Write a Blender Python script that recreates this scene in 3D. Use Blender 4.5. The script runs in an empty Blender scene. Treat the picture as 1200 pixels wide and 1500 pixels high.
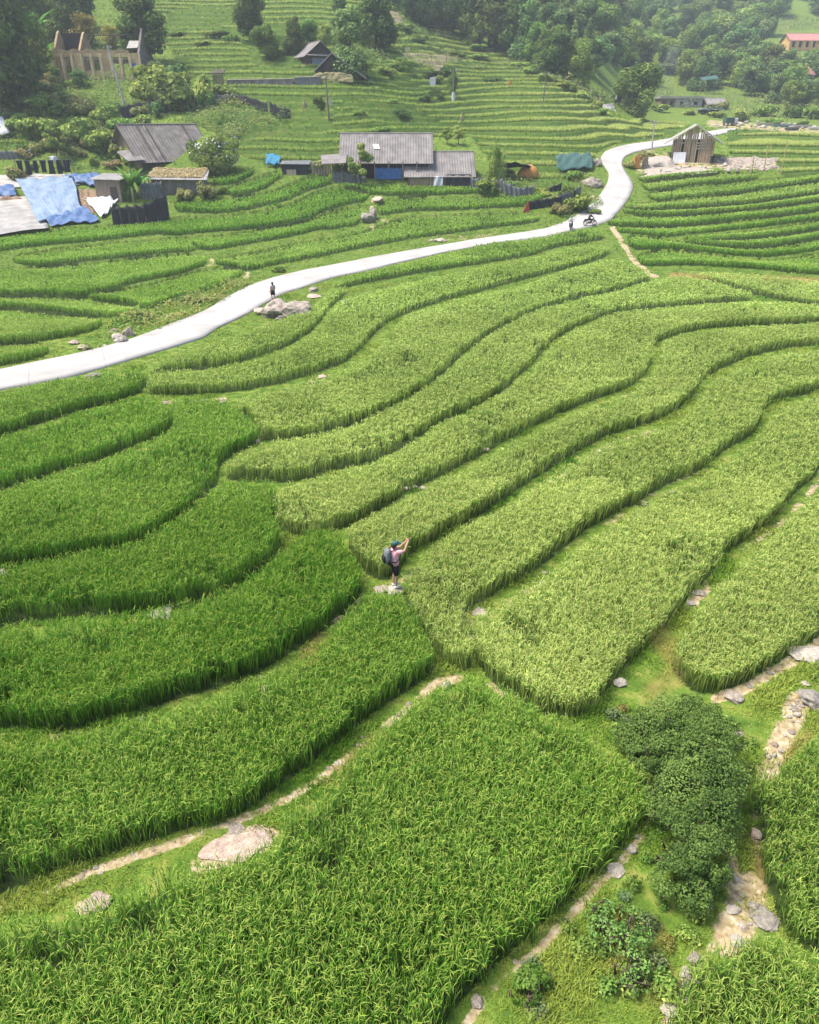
import bpy, bmesh, math, random
import numpy as np
from mathutils import Vector, Matrix
random.seed(7); rng = np.random.default_rng(11)
PI = math.pi
scene = bpy.context.scene
COL = scene.collection

# ------------------------------------------------------------------ camera
F = 1108.0; HZ = 170.0; CAMZ = 12.6
TH = math.atan((750 - HZ) / F); CT, ST = math.cos(TH), math.sin(TH)

def project(x, y, z):
    dz = z - CAMZ
    dep = y * CT - dz * ST
    up = y * ST + dz * CT
    dep = np.where(dep > .05, dep, .05)
    return 600 + F * x / dep, 750 - F * up / dep, dep

# ------------------------------------------------------------------ noise
def _hash(ix, iy, s):
    h = (ix.astype(np.int64) * 374761393 + iy.astype(np.int64) * 668265263 + s * 974634777) & 0x7fffffff
    h = ((h ^ (h >> 13)) * 1274126177) & 0x7fffffff
    return ((h ^ (h >> 16)) & 0xffff) / 65535.0

def noise(x, y, s=0):
    x = np.asarray(x, float); y = np.asarray(y, float)
    ix = np.floor(x); iy = np.floor(y); fx = x - ix; fy = y - iy
    fx = fx * fx * (3 - 2 * fx); fy = fy * fy * (3 - 2 * fy)
    a = _hash(ix, iy, s); b = _hash(ix + 1, iy, s); c = _hash(ix, iy + 1, s); d = _hash(ix + 1, iy + 1, s)
    return (a * (1 - fx) + b * fx) * (1 - fy) + (c * (1 - fx) + d * fx) * fy

def fbm(x, y, s=0, o=3):
    v = 0; a = .5; t = 0
    for i in range(o):
        v = v + a * noise(x * 2 ** i, y * 2 ** i, s + i * 17); t += a; a *= .5
    return v / t

def sst(a, b, x):
    t = np.clip((x - a) / (b - a), 0, 1); return t * t * (3 - 2 * t)

# ------------------------------------------------------------------ reference terrain
_near = [(-50, 0), (0, 0), (19, 0), (45, -.9), (68, -1.9), (90, -1.2), (104, .1)]
def _curve(pts):
    p = np.array(_near + pts, float)
    xs = np.arange(-50, 2600, 2.0); ys = np.interp(xs, p[:, 0], p[:, 1])
    k = np.hanning(9); k /= k.sum()
    e = np.concatenate([np.full(4, ys[0]), ys, np.full(4, ys[-1])])
    return xs, np.convolve(e, k, 'valid')
PL = _curve([(118, 4), (133, 10.5), (150, 17), (170, 25), (190, 32), (230, 46), (300, 66), (400, 84), (600, 98), (2600, 104)])
PM = _curve([(118, 3.7), (133, 8), (150, 11.5), (170, 15), (190, 19.5), (210, 25), (240, 35), (300, 57), (400, 80), (600, 98), (2600, 104)])
PR = _curve([(118, 3.0), (130, 5.9), (145, 8), (165, 9.3), (190, 10.3), (215, 11.6), (240, 14), (300, 24), (400, 50), (550, 92), (700, 112), (2600, 120)])

def R(x, y):
    x = np.asarray(x, float); y = np.asarray(y, float)
    ye = np.maximum(y, np.abs(x) / .72)
    a = x / np.maximum(ye, 1)
    wl = 1 - sst(-.10, .10, a); wr = sst(.15, .30, a); wm = 1 - wl - wr
    z = wl * np.interp(ye, *PL) + wm * np.interp(ye, *PM) + wr * np.interp(ye, *PR)
    z = z + .3 * (noise(x / 13, y / 13, 3) - .5) * sst(5, 15, ye) * (1 - sst(90, 130, ye))
    z = z + 5.0 * (fbm(x / 55, y / 55, 5, 2) - .5) * sst(215, 330, ye)
    return z

_ts = np.geomspace(3, 2400, 700)
def unproject(px, py):
    px = np.atleast_1d(np.asarray(px, float)); py = np.atleast_1d(np.asarray(py, float))
    dx = (px - 600) / F; dv = (750 - py) / F
    D = np.stack([dx, CT + dv * ST, -ST + dv * CT], -1)
    D /= np.linalg.norm(D, axis=1)[:, None]
    X = D[:, 0:1] * _ts; Y = D[:, 1:2] * _ts; Z = CAMZ + D[:, 2:3] * _ts
    below = Z < R(X, Y)
    i = np.argmax(below, axis=1); i[~below.any(1)] = len(_ts) - 1
    lo = _ts[np.maximum(i - 1, 0)].copy(); hi = _ts[i].copy()
    for _ in range(24):
        m = .5 * (lo + hi); b = CAMZ + D[:, 2] * m < R(D[:, 0] * m, D[:, 1] * m)
        hi = np.where(b, m, hi); lo = np.where(b, lo, m)
    p = D * hi[:, None]; p[:, 2] += CAMZ
    return p

def G(px, py):
    """ground point under a photo pixel, and the photo's pixels per metre there"""
    p = unproject([px], [py])[0]
    return Vector(p), F / (p[1] * CT - (p[2] - CAMZ) * ST)

# ------------------------------------------------------------------ tags, linking
def tag(o, label=None, cat=None, group=None, kind=None):
    if label: o['label'] = label
    if cat: o['category'] = cat
    if group: o['group'] = group
    if kind: o['kind'] = kind
    return o

def thing(name, label, cat, loc=(0, 0, 0), rz=0.0, group=None, sc=1.0):
    o = bpy.data.objects.new(name, None); COL.objects.link(o)
    o.empty_display_size = .2
    o.location = loc; o.rotation_euler = (0, 0, rz); o.scale = (sc, sc, sc)
    return tag(o, label, cat, group)

def copy_thing(o, parent=None):
    c = o.copy(); COL.objects.link(c)
    if parent: c.parent = parent
    for ch in list(o.children): copy_thing(ch, c)
    return c

# ------------------------------------------------------------------ materials
def new_mat(name):
    m = bpy.data.materials.new(name); m.use_nodes = True
    nt = m.node_tree; b = nt.nodes['Principled BSDF']
    return m, nt, b

def mat(name, c1, c2=None, scale=4.0, rough=.8, bump=0.0, detail=6, spec=.3, metal=0, stretch=None, vary=0.0, bscale=None):
    m, nt, b = new_mat(name)
    b.inputs['Roughness'].default_value = rough; b.inputs['Specular IOR Level'].default_value = spec
    b.inputs['Metallic'].default_value = metal
    c2 = c2 or tuple(v * .7 for v in c1)
    tc = nt.nodes.new('ShaderNodeTexCoord'); n = nt.nodes.new('ShaderNodeTexNoise')
    n.inputs['Scale'].default_value = scale; n.inputs['Detail'].default_value = detail
    src = tc.outputs['Object']
    if stretch:
        mp = nt.nodes.new('ShaderNodeMapping'); mp.inputs['Scale'].default_value = stretch
        nt.links.new(src, mp.inputs['Vector']); src = mp.outputs['Vector']
    nt.links.new(src, n.inputs['Vector'])
    r = nt.nodes.new('ShaderNodeValToRGB')
    r.color_ramp.elements[0].position = .32; r.color_ramp.elements[1].position = .68
    r.color_ramp.elements[0].color = (*c2, 1); r.color_ramp.elements[1].color = (*c1, 1)
    nt.links.new(n.outputs['Fac'], r.inputs['Fac'])
    out = r.outputs['Color']
    if vary:
        oi = nt.nodes.new('ShaderNodeObjectInfo'); hs = nt.nodes.new('ShaderNodeHueSaturation')
        mr = nt.nodes.new('ShaderNodeMapRange'); mr.inputs[3].default_value = 1 - vary; mr.inputs[4].default_value = 1 + vary
        nt.links.new(oi.outputs['Random'], mr.inputs[0]); nt.links.new(mr.outputs[0], hs.inputs['Value'])
        nt.links.new(out, hs.inputs['Color']); out = hs.outputs['Color']
    nt.links.new(out, b.inputs['Base Color'])
    if bump:
        n2 = nt.nodes.new('ShaderNodeTexNoise'); n2.inputs['Scale'].default_value = bscale or scale * 3; n2.inputs['Detail'].default_value = 8
        nt.links.new(src, n2.inputs['Vector'])
        bp = nt.nodes.new('ShaderNodeBump'); bp.inputs['Strength'].default_value = bump; bp.inputs['Distance'].default_value = .1
        nt.links.new(n2.outputs['Fac'], bp.inputs['Height']); nt.links.new(bp.outputs['Normal'], b.inputs['Normal'])
    return m

def leaf_mat(name, trans=.3, vary=0.0, gain=(1, 1, 1), rough=.7, spec=.06):
    """leaf whose own colour is stored per leaf; some light passes through it"""
    m, nt, b = new_mat(name)
    at = nt.nodes.new('ShaderNodeAttribute'); at.attribute_name = 'Col'
    out = at.outputs['Color']
    if vary:
        oi = nt.nodes.new('ShaderNodeObjectInfo'); hs = nt.nodes.new('ShaderNodeHueSaturation')
        mr = nt.nodes.new('ShaderNodeMapRange'); mr.inputs[3].default_value = 1 - vary; mr.inputs[4].default_value = 1 + vary
        ml = nt.nodes.new('ShaderNodeMath'); ml.operation = 'FRACT'; mm = nt.nodes.new('ShaderNodeMath'); mm.operation = 'MULTIPLY'; mm.inputs[1].default_value = 7.31
        nt.links.new(oi.outputs['Random'], mm.inputs[0]); nt.links.new(mm.outputs[0], ml.inputs[0])
        mh = nt.nodes.new('ShaderNodeMapRange'); mh.inputs[3].default_value = .475; mh.inputs[4].default_value = .52
        nt.links.new(ml.outputs[0], mh.inputs[0]); nt.links.new(mh.outputs[0], hs.inputs['Hue'])
        nt.links.new(oi.outputs['Random'], mr.inputs[0]); nt.links.new(mr.outputs[0], hs.inputs['Value'])
        nt.links.new(out, hs.inputs['Color']); out = hs.outputs['Color']
    nt.links.new(out, b.inputs['Base Color'])
    b.inputs['Roughness'].default_value = rough; b.inputs['Specular IOR Level'].default_value = spec
    t = nt.nodes.new('ShaderNodeBsdfTranslucent'); nt.links.new(out, t.inputs['Color'])
    mx = nt.nodes.new('ShaderNodeMixShader'); mx.inputs[0].default_value = trans
    nt.links.new(b.outputs[0], mx.inputs[1]); nt.links.new(t.outputs[0], mx.inputs[2])
    nt.links.new(mx.outputs[0], nt.nodes['Material Output'].inputs['Surface'])
    return m

# ------------------------------------------------------------------ raw mesh from arrays
def mesh_np(name, V, loops, totals, material, col=None, smooth=False, attrs=None):
    me = bpy.data.meshes.new(name)
    me.vertices.add(len(V)); me.vertices.foreach_set('co', np.ascontiguousarray(V, np.float32).ravel())
    me.loops.add(len(loops)); me.loops.foreach_set('vertex_index', np.ascontiguousarray(loops, np.int32))
    me.polygons.add(len(totals))
    st = np.concatenate([[0], np.cumsum(totals)[:-1]]).astype(np.int32)
    me.polygons.foreach_set('loop_start', st)
    if smooth: me.polygons.foreach_set('use_smooth', np.ones(len(totals), bool))
    me.update(calc_edges=True)
    if col is not None:
        a = me.color_attributes.new('Col', 'FLOAT_COLOR', 'POINT')
        c = np.ones((len(V), 4), np.float32); c[:, :3] = col; a.data.foreach_set('color', c.ravel())
    for k, v in (attrs or {}).items():
        a = me.attributes.new(k, 'FLOAT', 'POINT'); a.data.foreach_set('value', np.ascontiguousarray(v, np.float32))
    if material: me.materials.append(material)
    return me

def add_obj(name, me, parent=None):
    o = bpy.data.objects.new(name, me); COL.objects.link(o)
    if parent: o.parent = parent
    return o

# ------------------------------------------------------------------ blades
def blades_arrays(root, L, W, az, lean, droop, cb, ct, seg=3, twist=None):
    """curved tapering leaves: verts, colours; seg = 3 or 2"""
    n = len(root)
    tt = np.array([0, .38, .72, 1.0]) if seg == 3 else np.array([0, .6, 1.0])
    wp = np.array([.65, 1.0, .75, 0]) if seg == 3 else np.array([.8, 1.0, 0])
    hx = np.cos(az); hy = np.sin(az)
    tw = az + PI / 2 + (rng.uniform(-.9, .9, n) if twist is None else twist)
    wx = np.cos(tw); wy = np.sin(tw)
    lv = []; cs = []
    for k, t in enumerate(tt):
        h = L * (lean * t + droop * t * t * .55)
        v = L * (t * np.sqrt(np.clip(1 - (lean * .8) ** 2, .1, 1)) - droop * .55 * t ** 2.4)
        c = np.stack([root[:, 0] + hx * h, root[:, 1] + hy * h, root[:, 2] + v], -1)
        colk = cb + (ct - cb) * (t ** 1.3)
        if k < len(tt) - 1:
            w = W * wp[k] * .5
            off = np.stack([wx * w, wy * w, np.zeros(n)], -1)
            lv += [c - off, c + off]; cs += [colk, colk]
        else:
            lv.append(c); cs.append(colk)
    V = np.stack(lv, 1); C = np.stack(cs, 1)
    m = V.shape[1]
    pat = [0, 1, 3, 2, 2, 3, 5, 4, 4, 5, 6] if seg == 3 else [0, 1, 3, 2, 2, 3, 4]
    tot = [4, 4, 3] if seg == 3 else [4, 3]
    loops = (np.arange(n)[:, None] * m + np.array(pat)).ravel()
    return V.reshape(-1, 3), C.reshape(-1, 3), loops, np.tile(tot, n)

def join_arrays(parts):
    V = []; C = []; Lp = []; T = []; off = 0
    for v, c, l, t in parts:
        V.append(v); C.append(c); Lp.append(l + off); T.append(t); off += len(v)
    return np.concatenate(V), np.concatenate(C), np.concatenate(Lp), np.concatenate(T)

# ------------------------------------------------------------------ small mesh builder
class MB:
    def __init__(s): s.v = []; s.f = []
    def add(s, vs, fs):
        o = len(s.v); s.v += [tuple(v) for v in vs]; s.f += [tuple(i + o for i in f) for f in fs]; return s
    def box(s, x0, x1, y0, y1, z0, z1):
        return s.add([(x0, y0, z0), (x1, y0, z0), (x1, y1, z0), (x0, y1, z0), (x0, y0, z1), (x1, y0, z1), (x1, y1, z1), (x0, y1, z1)],
                     [(0, 3, 2, 1), (4, 5, 6, 7), (0, 1, 5, 4), (1, 2, 6, 5), (2, 3, 7, 6), (3, 0, 4, 7)])
    def slab(s, a, b, c, d, t):
        """a sheet over four corners, t thick downwards along its normal"""
        a, b, c, d = map(Vector, (a, b, c, d)); n = (b - a).cross(d - a).normalized() * t
        return s.add([a, b, c, d, a - n, b - n, c - n, d - n], [(0, 1, 2, 3), (7, 6, 5, 4), (0, 4, 5, 1), (1, 5, 6, 2), (2, 6, 7, 3), (3, 7, 4, 0)])
    def prism(s, poly, y0, y1):
        """an (x, z) outline carried from y0 to y1"""
        n = len(poly)
        s.add([(x, y0, z) for x, z in poly] + [(x, y1, z) for x, z in poly],
              [tuple(range(n)), tuple(range(2 * n - 1, n - 1, -1))] + [(i, i + n, (i + 1) % n + n, (i + 1) % n) for i in range(n)])
        return s
    def tube(s, pts, rad, n=8, cap=True):
        pts = [Vector(p) for p in pts]; rad = rad if isinstance(rad, (list, tuple)) else [rad] * len(pts)
        vs = []; prev = None
        for i, p in enumerate(pts):
            d = (pts[min(i + 1, len(pts) - 1)] - pts[max(i - 1, 0)]).normalized()
            ref = prev if prev is not None else (Vector((0, 0, 1)) if abs(d.z) < .9 else Vector((1, 0, 0)))
            u = (ref - d * ref.dot(d)).normalized(); prev = u; w = d.cross(u)
            vs += [p + (u * math.cos(2 * PI * k / n) + w * math.sin(2 * PI * k / n)) * rad[i] for k in range(n)]
        fs = []
        for i in range(len(pts) - 1):
            for k in range(n):
                a = i * n + k; b = i * n + (k + 1) % n
                fs.append((a, b, b + n, a + n))
        if cap: fs += [tuple(range(n - 1, -1, -1)), tuple(range((len(pts) - 1) * n, len(pts) * n))]
        return s.add(vs, fs)
    def ring(s, c, r, t, axis='y', n=20, m=6):
        c = Vector(c); vs = []; fs = []
        for i in range(n):
            a = 2 * PI * i / n
            for k in range(m):
                b = 2 * PI * k / m; rr = r + t * math.cos(b); h = t * math.sin(b)
                p = (rr * math.cos(a), h, rr * math.sin(a)) if axis == 'y' else (rr * math.cos(a), rr * math.sin(a), h)
                vs.append(c + Vector(p))
        for i in range(n):
            for k in range(m):
                fs.append((i * m + k, i * m + (k + 1) % m, ((i + 1) % n) * m + (k + 1) % m, ((i + 1) % n) * m + k))
        return s.add(vs, fs)
    def ball(s, c, r, n=10, m=7, jit=0.0):
        c = Vector(c); r = Vector(r) if not isinstance(r, (int, float)) else Vector((r, r, r))
        vs = [c + Vector((0, 0, r.z))]; fs = []
        for j in range(1, m):
            a = PI * j / m
            for i in range(n):
                b = 2 * PI * i / n; k = 1 + random.uniform(-jit, jit)
                vs.append(c + Vector((r.x * math.sin(a) * math.cos(b), r.y * math.sin(a) * math.sin(b), r.z * math.cos(a))) * k)
        vs.append(c - Vector((0, 0, r.z)))
        for i in range(n): fs.append((0, 1 + i, 1 + (i + 1) % n))
        for j in range(m - 2):
            for i in range(n):
                a = 1 + j * n + i; b = 1 + j * n + (i + 1) % n
                fs.append((a, a + n, b + n, b))
        e = len(vs) - 1
        for i in range(n): fs.append((e, 1 + (m - 2) * n + (i + 1) % n, 1 + (m - 2) * n + i))
        return s.add(vs, fs)
    def loft(s, rings, cap=True):
        """rings of (cx, cy, z, rx, ry)"""
        n = 14; vs = []; fs = []
        for cx, cy, z, rx, ry in rings:
            vs += [(cx + rx * math.cos(2 * PI * k / n), cy + ry * math.sin(2 * PI * k / n), z) for k in range(n)]
        for i in range(len(rings) - 1):
            for k in range(n):
                a = i * n + k; b = i * n + (k + 1) % n; fs.append((a, b, b + n, a + n))
        if cap: fs += [tuple(range(n - 1, -1, -1)), tuple(range((len(rings) - 1) * n, len(rings) * n))]
        return s.add(vs, fs)
    def grid(s, fn, nu, nv):
        vs = [fn(i / nu, j / nv) for j in range(nv + 1) for i in range(nu + 1)]
        fs = [(j * (nu + 1) + i, j * (nu + 1) + i + 1, (j + 1) * (nu + 1) + i + 1, (j + 1) * (nu + 1) + i) for j in range(nv) for i in range(nu)]
        return s.add(vs, fs)
    def build(s, name, material, parent=None, smooth=False, bevel=0, solid=0):
        me = bpy.data.meshes.new(name); me.from_pydata(s.v, [], s.f)
        if smooth:
            for p in me.polygons: p.use_smooth = True
        me.materials.append(material); me.update()
        o = add_obj(name, me, parent)
        if solid:
            md = o.modifiers.new('Solidify', 'SOLIDIFY'); md.thickness = solid; md.offset = 0
        if bevel:
            md = o.modifiers.new('Bevel', 'BEVEL'); md.width = bevel; md.segments = 2
        return o
# ------------------------------------------------------------------ paddies traced as outlines on the ground
# name: (ripeness 0 green .. 1 olive, rice height, outline in photo pixels)
PAD = {
'P1': (.22, .80, [(0,585),(65,567),(125,559),(165,550),(220,546),(217,560),(200,577),(150,592),(100,605),(50,620),(0,639)]),
'P2': (.10, .85, [(0,650),(50,632),(100,617),(150,602),(200,585),(220,583),(245,600),(252,615),(245,632),(215,645),(165,665),(100,687),(50,702),(0,718)]),
'P3': (.14, .85, [(0,726),(65,706),(130,687),(200,662),(240,645),(262,628),(250,600),(255,590),(270,588),(320,592),(350,605),(374,625),(378,648),(350,660),(327,672),(318,688),(320,702),(305,722),(280,748),(240,778),(200,800),(150,810),(100,815),(50,824),(0,833)]),
'P4': (.12, .90, [(0,842),(50,832),(105,822),(160,814),(210,802),(250,777),(290,747),(320,717),(350,712),(390,712),(408,722),(410,730),(397,745),(402,765),(415,785),(408,805),(380,835),(350,857),(310,877),(270,887),(220,895),(170,900),(100,903),(50,908),(0,919)]),
'P5': (.08, .90, [(0,930),(50,922),(110,917),(175,912),(250,900),(300,887),(350,870),(395,840),(425,810),(450,790),(480,785),(500,795),(505,815),(520,835),(530,853),(522,875),(495,905),(450,937),(400,970),(350,992),(300,1010),(250,1025),(200,1040),(150,1055),(100,1070),(50,1067),(0,1062)]),
'P6': (.16, .85, [(0,1090),(50,1098),(125,1090),(165,1075),(225,1060),(275,1045),(340,1020),(385,1000),(425,990),(460,970),(490,930),(525,895),(550,878),(575,875),(590,885),(605,915),(625,945),(637,965),(635,980),(600,1007),(575,1020),(540,1045),(500,1080),(450,1120),(400,1155),(360,1185),(325,1200),(250,1220),(200,1235),(150,1255),(100,1268),(50,1290),(0,1308)]),
'P7': (.20, .85, [(-260,1470),(0,1355),(40,1345),(100,1342),(160,1322),(225,1290),(280,1280),(315,1280),(400,1250),(415,1225),(425,1195),(475,1170),(500,1140),(550,1090),(600,1045),(650,1012),(690,1002),(725,1008),(765,1035),(800,1055),(840,1070),(880,1105),(910,1120),(930,1140),(950,1170),(950,1195),(925,1220),(890,1255),(850,1295),(815,1330),(775,1365),(725,1410),(690,1445),(655,1485),(630,1520),(540,1680),(500,1860),(-260,1860)]),
'A': (.70, .75, [(215,540),(260,520),(300,512),(340,500),(380,486),(430,468),(460,458),(475,440),(490,425),(510,418),(505,432),(488,445),(470,470),(450,490),(415,510),(380,522),(350,532),(310,540),(270,543),(220,547)]),
'A2': (.45, .75, [(490,416),(560,398),(640,379),(720,360),(780,351),(830,344),(860,339),(880,341),(888,350),(855,356),(805,365),(780,375),(720,385),(650,395),(600,403),(540,415),(490,425)]),
'B': (.72, .75, [(220,550),(310,547),(380,530),(425,515),(460,492),(480,467),(500,447),(520,440),(600,422),(660,407),(720,395),(780,384),(830,370),(867,364),(892,365),(890,376),(867,384),(830,394),(780,407),(720,422),(660,437),(610,452),(575,467),(545,490),(525,515),(500,533),(460,547),(400,563),(350,571),(300,576),(250,577),(215,578)]),
'C': (.80, .75, [(345,592),(400,579),(450,567),(500,552),(540,532),(565,507),(580,482),(600,468),(650,452),(700,439),(750,429),(780,419),(817,405),(845,397),(875,389),(900,384),(930,395),(955,408),(950,412),(910,424),(860,434),(815,445),(775,459),(735,479),(700,500),(670,525),(640,556),(600,580),(575,595),(540,612),(500,627),(450,640),(400,645),(385,644),(380,630),(370,615),(350,602)]),
'D': (.85, .75, [(330,690),(340,680),(375,660),(400,651),(450,647),(500,634),(550,615),(600,590),(640,564),(675,534),(700,509),(735,485),(775,465),(815,452),(860,442),(910,432),(955,417),(980,410),(1040,410),(1100,425),(1100,437),(1090,441),(1025,446),(960,451),(910,456),(860,471),(820,491),(800,506),(790,522),(740,568),(690,598),(640,618),(600,648),(560,670),(500,686),(450,700),(410,706),(370,706),(335,702)]),
'D2': (.95, .70, [(985,404),(1050,405),(1120,410),(1200,418),(1200,447),(1190,447),(1110,433),(1040,412)]),
'E': (.85, .78, [(405,735),(412,725),(430,712),(460,708),(500,698),(560,682),(600,660),(640,630),(700,604),(750,574),(790,539),(810,512),(850,486),(900,466),(960,459),(1030,454),(1100,448),(1150,450),(1200,454),(1200,472),(1125,476),(1050,479),(1000,487),(970,497),(953,510),(957,525),(945,548),(920,566),(880,580),(840,595),(800,613),(750,638),(690,673),(650,693),(600,716),(560,743),(525,763),(480,778),(440,783),(415,778),(403,758)]),
'F': (.88, .80, [(510,787),(530,774),(570,755),(600,738),(650,709),(700,687),(750,657),(800,632),(840,612),(900,592),(935,576),(958,553),(970,527),(967,510),(987,500),(1025,492),(1100,484),(1200,479),(1200,506),(1150,509),(1100,520),(1060,537),(1027,556),(1017,573),(990,600),(950,618),(900,633),(860,650),(815,680),(765,710),(715,745),(665,770),(625,795),(600,808),(592,815),(582,835),(565,850),(540,840),(520,815)]),
'G': (.85, .80, [(592,855),(615,835),(645,805),(680,783),(730,760),(780,725),(830,691),(880,662),(928,645),(978,634),(1018,608),(1033,578),(1055,560),(1102,537),(1150,525),(1200,520),(1200,570),(1175,577),(1130,587),(1112,605),(1110,622),(1095,640),(1060,657),(1030,682),(1010,697),(970,710),(920,742),(880,760),(850,777),(810,812),(765,842),(725,867),(685,890),(675,908),(678,930),(690,955),(686,978),(665,980),(640,955),(620,930),(602,900),(596,875)]),
'H': (.88, .80, [(695,918),(703,912),(752,886),(803,852),(843,820),(878,793),(928,763),(978,729),(1028,708),(1053,687),(1093,661),(1118,640),(1133,615),(1153,600),(1200,588),(1200,680),(1190,700),(1150,730),(1130,760),(1080,795),(1055,810),(1045,835),(1010,865),(990,895),(950,940),(910,980),(885,1010),(860,1040),(840,1050),(815,1052),(790,1042),(750,1017),(720,995),(700,965),(697,940)]),
'I': (.92, .78, [(1200,725),(1170,750),(1145,785),(1110,812),(1085,840),(1050,872),(1020,908),(1005,935),(992,960),(990,980),(1000,997),(1025,1012),(1050,1012),(1085,1000),(1125,975),(1160,952),(1200,930)]),
'J': (.42, .60, [(1200,1085),(1165,1115),(1115,1140),(1102,1165),(1110,1200),(1117,1230),(1110,1260),(1110,1285),(1135,1310),(1140,1340),(1165,1375),(1200,1400),(1440,1490),(1440,1040)]),
'K': (.38, .75, [(1000,1440),(1010,1415),(1040,1400),(1090,1385),(1130,1382),(1165,1400),(1200,1415),(1440,1520),(1440,1860),(930,1860),(960,1640),(985,1520)]),
'N1': (.80, .78, [(1490,560),(1800,535),(2090,520),(2090,760),(1800,770),(1490,800),(1470,690)]),
'N2': (.85, .78, [(1480,850),(1800,825),(2090,810),(2090,1160),(1800,1190),(1500,1200),(1460,1030)]),
'N3': (.35, .78, [(1500,1270),(1800,1245),(2090,1230),(2090,1860),(1480,1860),(1470,1560)]),
# beyond the road, left
'L1': (.35, .75, [(0,508),(30,503),(65,505),(72,518),(30,530),(0,535)]),
'L2': (.45, .75, [(0,456),(40,453),(90,460),(135,464),(152,472),(140,483),(100,493),(50,500),(0,503)]),
'L3': (.42, .75, [(0,436),(50,438),(100,440),(125,438),(160,443),(195,449),(208,455),(190,462),(170,465),(135,463),(90,459),(40,452),(0,450)]),
'L4': (.32, .75, [(128,437),(200,424),(265,407),(300,397),(340,393),(360,400),(330,418),(280,433),(240,445),(212,453),(200,447),(165,441)]),
'L5': (.32, .80, [(0,396),(55,394),(105,390),(150,387),(200,380),(250,376),(300,373),(303,388),(275,399),(250,405),(212,412),(175,422),(140,430),(117,435),(100,434),(60,432),(0,433)]),
'L6': (.30, .80, [(18,378),(75,368),(125,363),(175,358),(225,355),(260,350),(280,349),(290,362),(285,369),(250,371),(200,376),(150,381),(100,386),(62,390),(25,388)]),
'S2': (.15, .85, [(0,346),(37,343),(100,337),(150,334),(200,327),(250,322),(300,320),(350,317),(400,309),(437,297),(462,284),(487,277),(525,271),(550,269),(545,280),(537,295),(512,300),(475,310),(457,320),(425,328),(387,334),(350,338),(312,340),(280,344),(255,345),(225,344),(175,350),(125,355),(75,359),(25,365),(0,369)]),
'S1': (.15, .85, [(257,297),(300,294),(350,291),(400,283),(425,272),(450,262),(475,258),(487,262),(487,270),(450,281),(425,293),(400,299),(362,308),(325,313),(287,313),(257,310)]),
'S3': (.28, .80, [(282,350),(325,348),(375,340),(425,331),(462,323),(475,316),(500,308),(525,304),(532,312),(528,330),(487,336),(462,338),(425,348),(387,354),(350,361),(312,367),(290,366),(282,358)]),
'S4': (.42, .75, [(312,387),(325,382),(362,374),(400,367),(450,357),(500,350),(530,344),(575,327),(600,320),(637,319),(675,318),(725,315),(775,315),(790,318),(790,325),(762,330),(725,333),(687,339),(650,344),(600,351),(562,358),(525,365),(500,370),(462,378),(425,385),(400,389),(375,396),(357,398),(345,392)]),
'S5': (.28, .80, [(500,274),(520,269),(600,271),(680,273),(740,275),(757,275),(757,282),(725,284),(662,285),(640,287),(612,287),(575,287),(545,286),(530,280)]),
'S6': (.32, .75, [(555,302),(570,294),(600,291),(650,292),(712,291),(750,289),(800,280),(805,288),(768,304),(725,305),(680,308),(640,309),(600,310),(557,317),(553,312)]),
'S0': (.12, .90, [(312,262),(350,250),(372,245),(375,253),(355,266),(332,272),(315,272)]),
'S00': (.18, .85, [(332,278),(362,268),(388,259),(410,253),(417,258),(405,265),(390,277),(362,285),(337,288)]),
# right, below the plank hut
'R1': (.5, .75, [(936,261),(985,254),(1035,249),(1060,250),(1050,255),(1016,258),(973,263),(937,267)]),
'R2': (.6, .75, [(938,271),(1002,262),(1058,256),(1110,256),(1112,262),(1058,268),(1019,271),(980,277),(948,281)]),
'R3': (.5, .75, [(947,286),(1002,278),(1058,272),(1115,266),(1157,262),(1200,257),(1200,265),(1157,271),(1115,277),(1075,284),(1030,288),(988,292),(957,295)]),
'R4': (.6, .75, [(915,303),(957,299),(1030,293),(1087,286),(1157,275),(1200,269),(1200,282),(1157,289),(1101,298),(1044,302),(988,306),(945,308),(917,306)]),
'R5': (.5, .75, [(914,310),(973,310),(1044,306),(1115,299),(1172,290),(1200,286),(1200,294),(1143,302),(1087,308),(1030,313),(982,316),(945,315),(914,313)]),
'R6': (.32, .80, [(897,320),(945,318),(1030,316),(1101,310),(1200,297),(1200,308),(1143,316),(1087,322),(1044,327),(1002,330),(945,332),(891,332)]),
'R7': (.30, .80, [(905,336),(973,334),(1044,331),(1101,325),(1200,312),(1200,322),(1143,330),(1087,336),(1030,342),(996,346),(973,348),(945,344),(905,341)]),
'R8': (.38, .75, [(1002,350),(1058,346),(1115,340),(1200,326),(1200,336),(1143,345),(1101,349),(1058,351),(1010,353)]),
'R9': (.33, .75, [(1000,354),(1058,354),(1115,350),(1200,340),(1200,349),(1143,359),(1101,363),(1058,361),(1019,357)]),
'R10': (.26, .80, [(919,347),(960,350),(1002,358),(1058,365),(1101,367),(1143,362),(1200,353),(1200,367),(1157,374),(1129,377),(1087,376),(1030,369),(988,364),(959,366),(925,366)]),
'R11': (.30, .80, [(936,376),(960,370),(1000,369),(1058,378),(1115,383),(1157,382),(1200,373),(1200,403),(1157,400),(1115,395),(1072,392),(1030,390),(988,389),(945,391),(936,386)]),
}
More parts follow.
